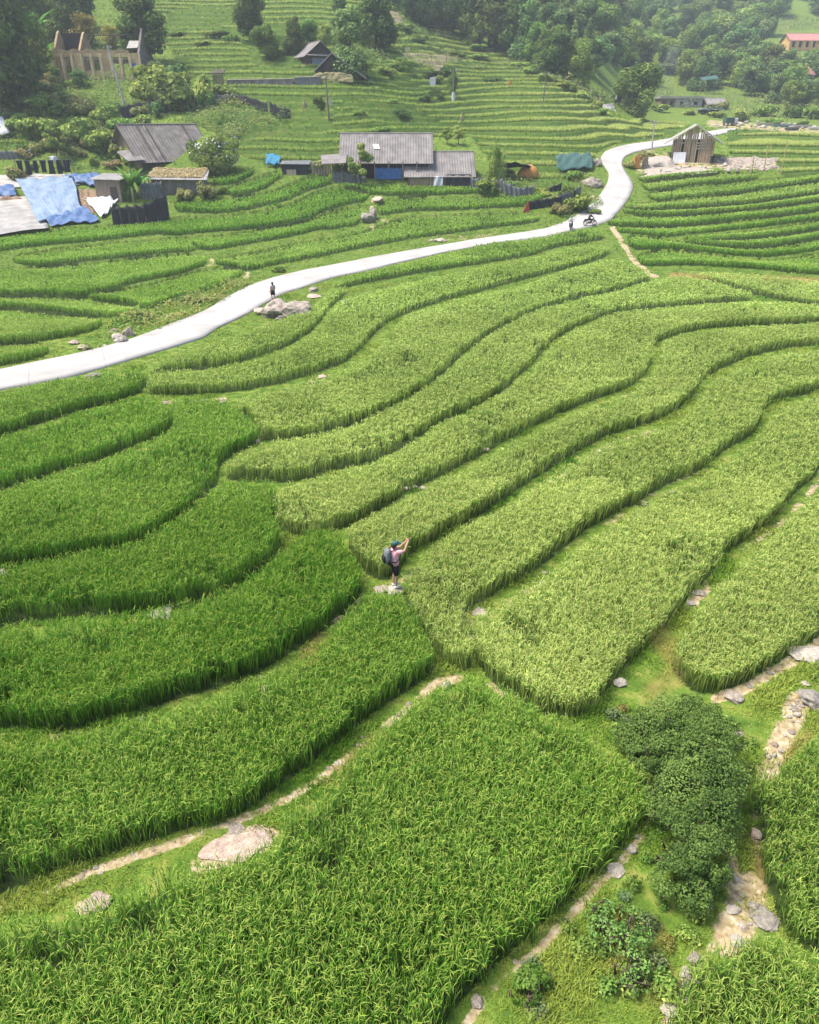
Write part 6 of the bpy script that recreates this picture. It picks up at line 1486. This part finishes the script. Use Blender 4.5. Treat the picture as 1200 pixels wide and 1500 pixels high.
# ================================================================== people
SKIN = mat('skin', (.46, .27, .19), (.40, .23, .16), scale=12, rough=.6)
def skinned(name, verts, edges, radii, m_, parent, root=0, sub=2):
    me = bpy.data.meshes.new(name); me.from_pydata(verts, edges, []); me.materials.append(m_); me.update()
    o = add_obj(name, me, parent); md = o.modifiers.new('Skin', 'SKIN'); md.use_smooth_shade = True
    for i, r in enumerate(radii):
        rr = r if isinstance(r, tuple) else (r, r); me.skin_vertices[0].data[i].radius = rr
    me.skin_vertices[0].data[root].use_root = True
    sd = o.modifiers.new('Subdivision', 'SUBSURF'); sd.levels = sub; sd.render_levels = sub
    return o
def body(parent, j, hands=True):
    """one continuous figure; j gives joint positions. forward = +x, left = +y"""
    V = []; E = []; Rr = []
    def add(p, r, to=None):
        V.append(tuple(p)); Rr.append(r); i = len(V) - 1
        if to is not None: E.append((to, i))
        return i
    pel = add(j['pelvis'], (.125, .10)); wai = add(j['waist'], (.12, .09), pel); che = add(j['chest'], (.145, .105), wai)
    nb = add(j['neck'], .055, che); nt_ = add(j['neck2'], .052, nb); hd = add(j['head'], (.082, .092), nt_); add(j['crown'], .07, hd)
    ch = add(j['chin'], .045, nt_); add(j['nose'], .016, hd)
    for s in ('l', 'r'):
        sh = add(j['sh' + s], .062, che); el = add(j['el' + s], .042, sh); wr = add(j['wr' + s], .03, el); pa = add(j['pa' + s], (.036, .022), wr)
        if hands:
            w = Vector(j['wr' + s]); p = Vector(j['pa' + s]); d = (p - w).normalized(); sd = Vector((0, 1 if s == 'l' else -1, 0)); up = d.cross(sd).normalized()
            for k, (o, ln) in enumerate(((-.027, .075), (-.009, .085), (.009, .08), (.027, .062))):
                a = p + sd * o + d * .03; f1 = add(a, .0095, pa); f2 = add(a + d * ln * .55 - up * .008, .0085, f1); add(a + d * ln * .8 - up * .035, .007, f2)
            t1 = add(w + d * .03 - sd * .035, .011, wr); add(w + d * .065 - sd * .055 - up * .012, .009, t1)
        hp = add(j['hp' + s], .088, pel); kn = add(j['kn' + s], .056, hp); ca = add(Vector(j['kn' + s]).lerp(Vector(j['an' + s]), .35), .054, kn); an = add(j['an' + s], .036, ca); he = add(Vector(j['an' + s]) + Vector((.06, 0, -.045)), .036, an); add(j['to' + s], .026, he)
    return skinned('body', V, E, Rr, SKIN, parent)
def sleeve(b, a, c, r0, r1, f=1.0):
    a = Vector(a); c = Vector(c); b.tube([a, a.lerp(c, .5 * f), a.lerp(c, f)], [r0, (r0 + r1) / 2, r1], 12, cap=False)

# --- the hiker
_rk = next(o for o in bpy.data.objects if o.get('label') == 'pale chunky rock under the hiker in pink')
_wm = Matrix.LocRotScale(_rk.location, _rk.rotation_euler, _rk.scale); _wv = [_wm @ v.co for v in _rk.data.vertices]
_fx, _fy = _rk.location.x - .03, _rk.location.y + .02
rock_top = max(v.z for v in _wv if math.hypot(v.x - _fx, v.y - _fy) < .16) - .02
p = Vector((_fx, _fy, 0)); p.y -= .22; p.x += .02
hk = thing('person', 'hiker in pink shirt and black shorts photographing from a rock, arms raised', 'person', Vector((p.x - .02, p.y + .22, rock_top)), math.radians(22), sc=.94)
J = dict(pelvis=(0, 0, .90), waist=(.0, 0, 1.04), chest=(-.01, 0, 1.26), neck=(.0, 0, 1.40), neck2=(.015, 0, 1.47), head=(.035, 0, 1.56), crown=(.03, 0, 1.62), chin=(.075, 0, 1.475), nose=(.125, 0, 1.54),
         shl=(-.0, .165, 1.35), ell=(.25, .17, 1.33), wrl=(.40, .07, 1.54), pal=(.43, .05, 1.61), shr=(-.0, -.165, 1.35), elr=(.26, -.17, 1.36), wrr=(.41, -.06, 1.55), par=(.44, -.05, 1.62),
         hpl=(0, .085, .86), knl=(.02, .09, .48), anl=(-.01, .09, .09), tol=(.15, .105, .03), hpr=(0, -.085, .86), knr=(.03, -.09, .48), anr=(.0, -.09, .09), tor=(.16, -.105, .03))
body(hk, J)
PINK = mat('pink_cotton', (.70, .36, .44), (.60, .29, .37), scale=5, rough=.9, bump=.3)
BLACK = mat('black_cotton', (.018, .018, .02), (.010, .010, .012), scale=5, rough=.85)
b = MB(); b.loft([(0, 0, .86, .135, .185), (0, 0, .98, .135, .178), (-.005, 0, 1.12, .135, .178), (-.01, 0, 1.27, .135, .20), (-.008, 0, 1.37, .105, .195), (0, 0, 1.415, .07, .09)])
sleeve(b, J['shl'], J['ell'], .088, .068, .72); sleeve(b, J['shr'], J['elr'], .088, .068, .72); b.build('shirt', PINK, hk, smooth=True)
b = MB(); b.loft([(0, 0, .80, .14, .178), (0, 0, .92, .138, .178)])
for k in ('l', 'r'):
    a = Vector(J['hp' + k]); c = Vector(J['kn' + k]); b.tube([a + Vector((0, 0, .02)), a.lerp(c, .55), a.lerp(c, .92)], [.105, .092, .085], 14)
b.build('shorts', BLACK, hk, smooth=True)
TEAL = mat('teal_cap_cloth', (.05, .13, .13), (.035, .10, .10), scale=6, rough=.9)
b = MB(); b.loft([(.03, 0, 1.585, .112, .098), (.03, 0, 1.64, .108, .094), (.025, 0, 1.685, .075, .065), (.025, 0, 1.70, .02, .02)]); b.slab((.10, .085, 1.60), (.22, .055, 1.585), (.22, -.055, 1.585), (.10, -.085, 1.60), .012); b.build('cap', TEAL, hk, smooth=True)
HAIR = mat('black_hair', (.02, .016, .014), (.012, .010, .009), scale=20, rough=.6)
b = MB(); b.loft([(-.03, 0, 1.46, .055, .07), (-.02, 0, 1.53, .085, .088), (.0, 0, 1.59, .10, .096)]); b.build('hair', HAIR, hk, smooth=True)
SHOE = mat('white_shoe', (.70, .69, .68), (.55, .54, .53), scale=8, rough=.7)
for k in ('l', 'r'):
    a = Vector(J['an' + k]); q = Vector(J['to' + k]); MB().tube([a + Vector((-.05, 0, -.045)), a.lerp(q, .45) + Vector((0, 0, -.015)), q + Vector((.03, 0, .0))], [.048, .05, .034], 10).build('shoe', SHOE, hk, smooth=True)
for y in (.032, -.032): MB().ball((.108, y, 1.565), .013, 8, 6).build('eye', BLACK, hk, smooth=True)
# backpack, worn: a thing of its own
GREYP = mat('grey_nylon', (.17, .19, .20), (.11, .12, .13), scale=6, rough=.7, bump=.3)
bk = thing('backpack', 'grey and black hiking backpack worn by the hiker', 'backpack', hk.location.copy(), math.radians(22), sc=.94)
mbag = MB().loft([(-.22, 0, .94, .085, .13), (-.24, 0, 1.0, .115, .155), (-.245, 0, 1.18, .12, .16), (-.235, 0, 1.36, .11, .15), (-.225, 0, 1.44, .085, .12), (-.22, 0, 1.47, .03, .06)]).build('main_bag', GREYP, bk, smooth=True)
MB().loft([(-.35, 0, 1.0, .03, .09), (-.365, 0, 1.06, .05, .115), (-.365, 0, 1.2, .05, .115), (-.35, 0, 1.26, .02, .09)]).build('front_pocket', BLACK, mbag, smooth=True)
for y in (.11, -.11): MB().tube([(-.14, y, 1.40), (-.05, y, 1.445), (.06, y * 1.1, 1.42), (.145, y * 1.1, 1.28), (.125, y * 1.3, 1.10), (-.02, y * 1.75, 1.02), (-.16, y * 1.25, 1.02)], .018, 8).build('strap', BLACK, bk, smooth=True)
for y in (.165, -.165): MB().loft([(-.24, y, .98, .045, .03), (-.24, y, 1.14, .045, .03)]).build('side_pocket', BLACK, mbag, smooth=True)
o = MB().box(-.006, .006, -.075, .075, -.038, .038).build('phone', BLACK, None, bevel=.004)
o.location = hk.matrix_basis @ Vector((.475, 0, 1.665)); o.rotation_euler = (0, -.15, math.radians(22)); tag(o, 'black phone held up in both hands by the hiker', 'phone')

# --- the walker by the outcrop
p, s = gp(401, 442)
wk = thing('person', 'walker with dark hair in patterned top and black shorts by the outcrop', 'person', p + Vector((0, 0, .05)), math.radians(120))
K = dict(pelvis=(0, 0, .90), waist=(.0, 0, 1.04), chest=(.0, 0, 1.26), neck=(.0, 0, 1.40), neck2=(.015, 0, 1.47), head=(.035, 0, 1.56), crown=(.03, 0, 1.62), chin=(.075, 0, 1.475), nose=(.125, 0, 1.54),
         shl=(0, .165, 1.35), ell=(-.10, .24, 1.10), wrl=(.02, .25, .90), pal=(.05, .25, .83), shr=(0, -.165, 1.35), elr=(.06, -.25, 1.10), wrr=(.20, -.22, .95), par=(.25, -.21, .90),
         hpl=(0, .085, .86), knl=(.14, .09, .50), anl=(.06, .09, .10), tol=(.21, .10, .03), hpr=(0, -.085, .86), knr=(-.02, -.09, .48), anr=(-.20, -.09, .12), tor=(-.06, -.10, .03))
body(wk, K)
FLOR = mat('patterned_cotton', (.62, .45, .46), (.20, .15, .20), scale=14, rough=.9)
b = MB(); b.loft([(0, 0, .96, .13, .17), (0, 0, 1.12, .125, .165), (0, 0, 1.27, .13, .19), (0, 0, 1.37, .10, .185), (0, 0, 1.41, .065, .085)]); sleeve(b, K['shl'], K['ell'], .08, .065, .6); sleeve(b, K['shr'], K['elr'], .08, .065, .6); b.build('top', FLOR, wk, smooth=True)
b = MB(); b.loft([(0, 0, .80, .15, .19), (0, 0, .98, .135, .172)])
for k in ('l', 'r'):
    a = Vector(K['hp' + k]); c = Vector(K['kn' + k]); b.tube([a, a.lerp(c, .4), a.lerp(c, .75)], [.11, .105, .10], 14)
b.build('shorts', BLACK, wk, smooth=True)
b = MB(); b.ball((.0, 0, 1.585), (.105, .10, .105)); b.ball((-.09, 0, 1.50), (.06, .075, .12)); b.build('hair', HAIR, wk, smooth=True)
for k in ('l', 'r'):
    a = Vector(K['an' + k]); q = Vector(K['to' + k]); MB().tube([a + Vector((-.05, 0, -.05)), a.lerp(q, .5), q], [.045, .046, .032], 10).build('shoe', SHOE, wk, smooth=True)

# --- motorbikes
RUB = mat('tyre_rubber', (.02, .02, .021), (.014, .014, .015), scale=10, rough=.9)
STEEL = mat('brushed_steel', (.35, .35, .36), (.22, .22, .23), scale=8, rough=.4, metal=.8)
def motorbike(pos, rz, label, paint):
    t = thing('motorbike', label, 'motorbike', pos, rz, None)
    for x in (-.62, .62):
        wh = MB().ring((x, 0, .30), .255, .045).build('wheel', RUB, t, smooth=True)
        b = MB(); b.ring((x, 0, .30), .20, .014); b.tube([(x, -.06, .30), (x, .06, .30)], .04)
        for k in range(6): b.tube([(x, 0, .30), (x + .2 * math.cos(k * PI / 3), 0, .30 + .2 * math.sin(k * PI / 3))], .006, 5)
        b.build('rim', STEEL, wh, smooth=True)
    b = MB(); b.tube([(-.62, .07, .30), (-.15, .07, .42), (.10, .05, .40), (.42, 0, .72)], .03); b.tube([(-.62, -.07, .30), (-.15, -.07, .42), (.10, -.05, .40), (.42, 0, .72)], .03); b.tube([(-.5, .09, .72), (-.15, .05, .42)], .022); b.tube([(-.5, -.09, .72), (-.15, -.05, .42)], .022); b.build('frame', STEEL, t, smooth=True)
    MB().loft([(-.05, 0, .26, .16, .10), (-.05, 0, .38, .2, .12), (0, 0, .5, .14, .1)]).build('engine', M['net'], t, smooth=True)
    MB().tube([(-.80, 0, .74), (-.45, 0, .73), (-.10, 0, .70), (.12, 0, .70)], [.07, .105, .11, .07], 12).build('seat', BLACK, t, smooth=True)
    MB().tube([(.08, 0, .60), (.26, 0, .72), (.42, 0, .80)], [.09, .12, .07], 12).build('fairing', paint, t, smooth=True)
    b = MB(); [b.tube([(.62, y, .30), (.46, y * .9, .78), (.38, y * .8, .96)], .022) for y in (.075, -.075)]; b.build('fork', STEEL, t, smooth=True)
    MB().tube([(.28, .34, 1.02), (.38, .15, .99), (.38, -.15, .99), (.28, -.34, 1.02)], .016).build('handlebar', BLACK, t, smooth=True)
    MB().ball((.50, 0, .86), (.09, .09, .10)).build('headlight', SHOE, t, smooth=True)
    MB().tube([(.44, 0, .60), (.62, 0, .62), (.80, 0, .52)], [.06, .075, .05]).build('front_mudguard', paint, t, smooth=True); MB().tube([(-.55, 0, .62), (-.78, 0, .62), (-.95, 0, .45)], [.07, .075, .05]).build('rear_mudguard', paint, t, smooth=True)
    for y in (.2, -.2): MB().tube([(.32, y * 1.2, 1.02), (.30, y * 1.5, 1.18), (.30, y * 1.9, 1.2)], [.008, .008, .04], 6).build('mirror', BLACK, t)
    MB().tube([(.0, -.14, .28), (-.4, -.16, .28), (-.85, -.17, .36)], [.025, .04, .045]).build('exhaust', STEEL, t, smooth=True)
    return t
DK = mat('dark_red_paint', (.05, .03, .035), (.03, .02, .024), scale=5, rough=.35); BL = mat('dark_blue_paint', (.03, .05, .10), (.02, .03, .07), scale=5, rough=.35)
pm, s = gp(864, 331); mb1 = motorbike(pm + Vector((0, 0, .08)), math.radians(12), 'dark motorbike standing on the lane behind the rider', DK)
pr_, s = gp(836, 337); mb2 = motorbike(pr_ + Vector((0, 0, .08)), math.radians(-105), 'dark blue motorbike ridden toward the walker along the lane', BL)
for mb, lab_, top_, helm in ((mb2, 'rider in white shirt and pale helmet on the blue motorbike', M['cloth'], M['sky']), (mb1, 'rider in dark clothes astride the standing motorbike', M['net'], BLACK)):
    rd = thing('person', lab_, 'person', mb.location.copy(), mb.rotation_euler.z)
    Q = dict(pelvis=(-.18, 0, .86), waist=(-.16, 0, 1.0), chest=(-.08, 0, 1.22), neck=(-.03, 0, 1.36), neck2=(-.01, 0, 1.42), head=(.01, 0, 1.52), crown=(.0, 0, 1.58), chin=(.05, 0, 1.44), nose=(.10, 0, 1.50),
             shl=(-.06, .165, 1.31), ell=(.12, .26, 1.10), wrl=(.28, .31, 1.03), pal=(.34, .31, 1.03), shr=(-.06, -.165, 1.31), elr=(.12, -.26, 1.10), wrr=(.28, -.31, 1.03), par=(.34, -.31, 1.03),
             hpl=(-.15, .10, .82), knl=(.22, .17, .70), anl=(.08, .17, .32), tol=(.22, .18, .26), hpr=(-.15, -.10, .82), knr=(.22, -.17, .70), anr=(.08, -.17, .32), tor=(.22, -.18, .26))
    body(rd, Q, True)
    b = MB(); b.loft([(-.18, 0, .86, .14, .18), (-.16, 0, 1.0, .135, .17), (-.09, 0, 1.2, .135, .19), (-.05, 0, 1.33, .10, .18), (-.03, 0, 1.38, .06, .08)]); sleeve(b, Q['shl'], Q['ell'], .085, .06, 1); sleeve(b, Q['ell'], Q['wrl'], .06, .05, .9); sleeve(b, Q['shr'], Q['elr'], .085, .06, 1); sleeve(b, Q['elr'], Q['wrr'], .06, .05, .9); b.build('shirt', top_, rd, smooth=True)
    b = MB()
    for k in ('l', 'r'): b.tube([Q['hp' + k], Q['kn' + k], Vector(Q['kn' + k]).lerp(Vector(Q['an' + k]), .9)], [.11, .08, .06], 12)
    b.ball((-.18, 0, .84), (.15, .18, .10)); b.build('trousers', BLACK, rd, smooth=True)
    b = MB(); b.ball((.01, 0, 1.56), (.14, .125, .125)); b.build('helmet', helm, rd, smooth=True)
EXPOSURE = 1.25
HAZE = .00048
# ------------------------------------------------------------------ air
me = bpy.data.meshes.new('haze'); hb = MB().box(-1540, 1540, -1540, 1540, -6, 150); me.from_pydata(hb.v, [], hb.f)
m, nt, b = new_mat('valley_haze'); nt.nodes.remove(b)
v = nt.nodes.new('ShaderNodeVolumePrincipled'); v.inputs['Color'].default_value = (.86, .93, 1.0, 1); v.inputs['Density'].default_value = HAZE; v.inputs['Anisotropy'].default_value = .2
nt.links.new(v.outputs[0], nt.nodes['Material Output'].inputs['Volume'])
me.materials.append(m); o = add_obj('haze', me); tag(o, 'thin pale haze filling the valley air', 'haze', kind='stuff')
# ------------------------------------------------------------------ light, sky, camera
SUN_EL, SUN_AZ = math.radians(62), math.radians(-92)    # sun beyond the scene, to the left (azimuth from +Y towards +X)
w = bpy.data.worlds.new('World'); scene.world = w; w.use_nodes = True
nt = w.node_tree; bg = nt.nodes['Background']; sky = nt.nodes.new('ShaderNodeTexSky')
sky.sky_type = 'NISHITA'; sky.sun_disc = False; sky.sun_elevation = SUN_EL; sky.sun_rotation = SUN_AZ
sky.air_density = 1.0; sky.dust_density = 6.0; sky.ozone_density = .6; sky.altitude = 1200
nt.links.new(sky.outputs[0], bg.inputs['Color']); bg.inputs['Strength'].default_value = .15
ld = bpy.data.lights.new('sun', 'SUN'); ld.energy = 3.1; ld.angle = math.radians(20); ld.color = (1, .925, .78)
lo = bpy.data.objects.new('sun', ld); COL.objects.link(lo)
d = Vector((math.sin(SUN_AZ) * math.cos(SUN_EL), math.cos(SUN_AZ) * math.cos(SUN_EL), math.sin(SUN_EL)))
lo.rotation_euler = d.to_track_quat('Z', 'Y').to_euler(); lo.location = (0, 0, 60)
cd = bpy.data.cameras.new('camera'); co = bpy.data.objects.new('camera', cd); COL.objects.link(co)
co.location = (0, 0, CAMZ); co.rotation_euler = (PI / 2 - TH, 0, 0)
cd.sensor_fit = 'VERTICAL'; cd.sensor_height = 24; cd.lens = 24 * F / 1500; cd.clip_start = .1; cd.clip_end = 6000
scene.camera = co
scene.view_settings.view_transform = 'Standard'; scene.view_settings.look = 'None'
scene.view_settings.exposure = EXPOSURE; scene.view_settings.gamma = 1
scene.cycles.max_bounces = 8; scene.cycles.diffuse_bounces = 6; scene.cycles.transmission_bounces = 8; scene.cycles.transparent_max_bounces = 8; scene.cycles.volume_bounces = 0
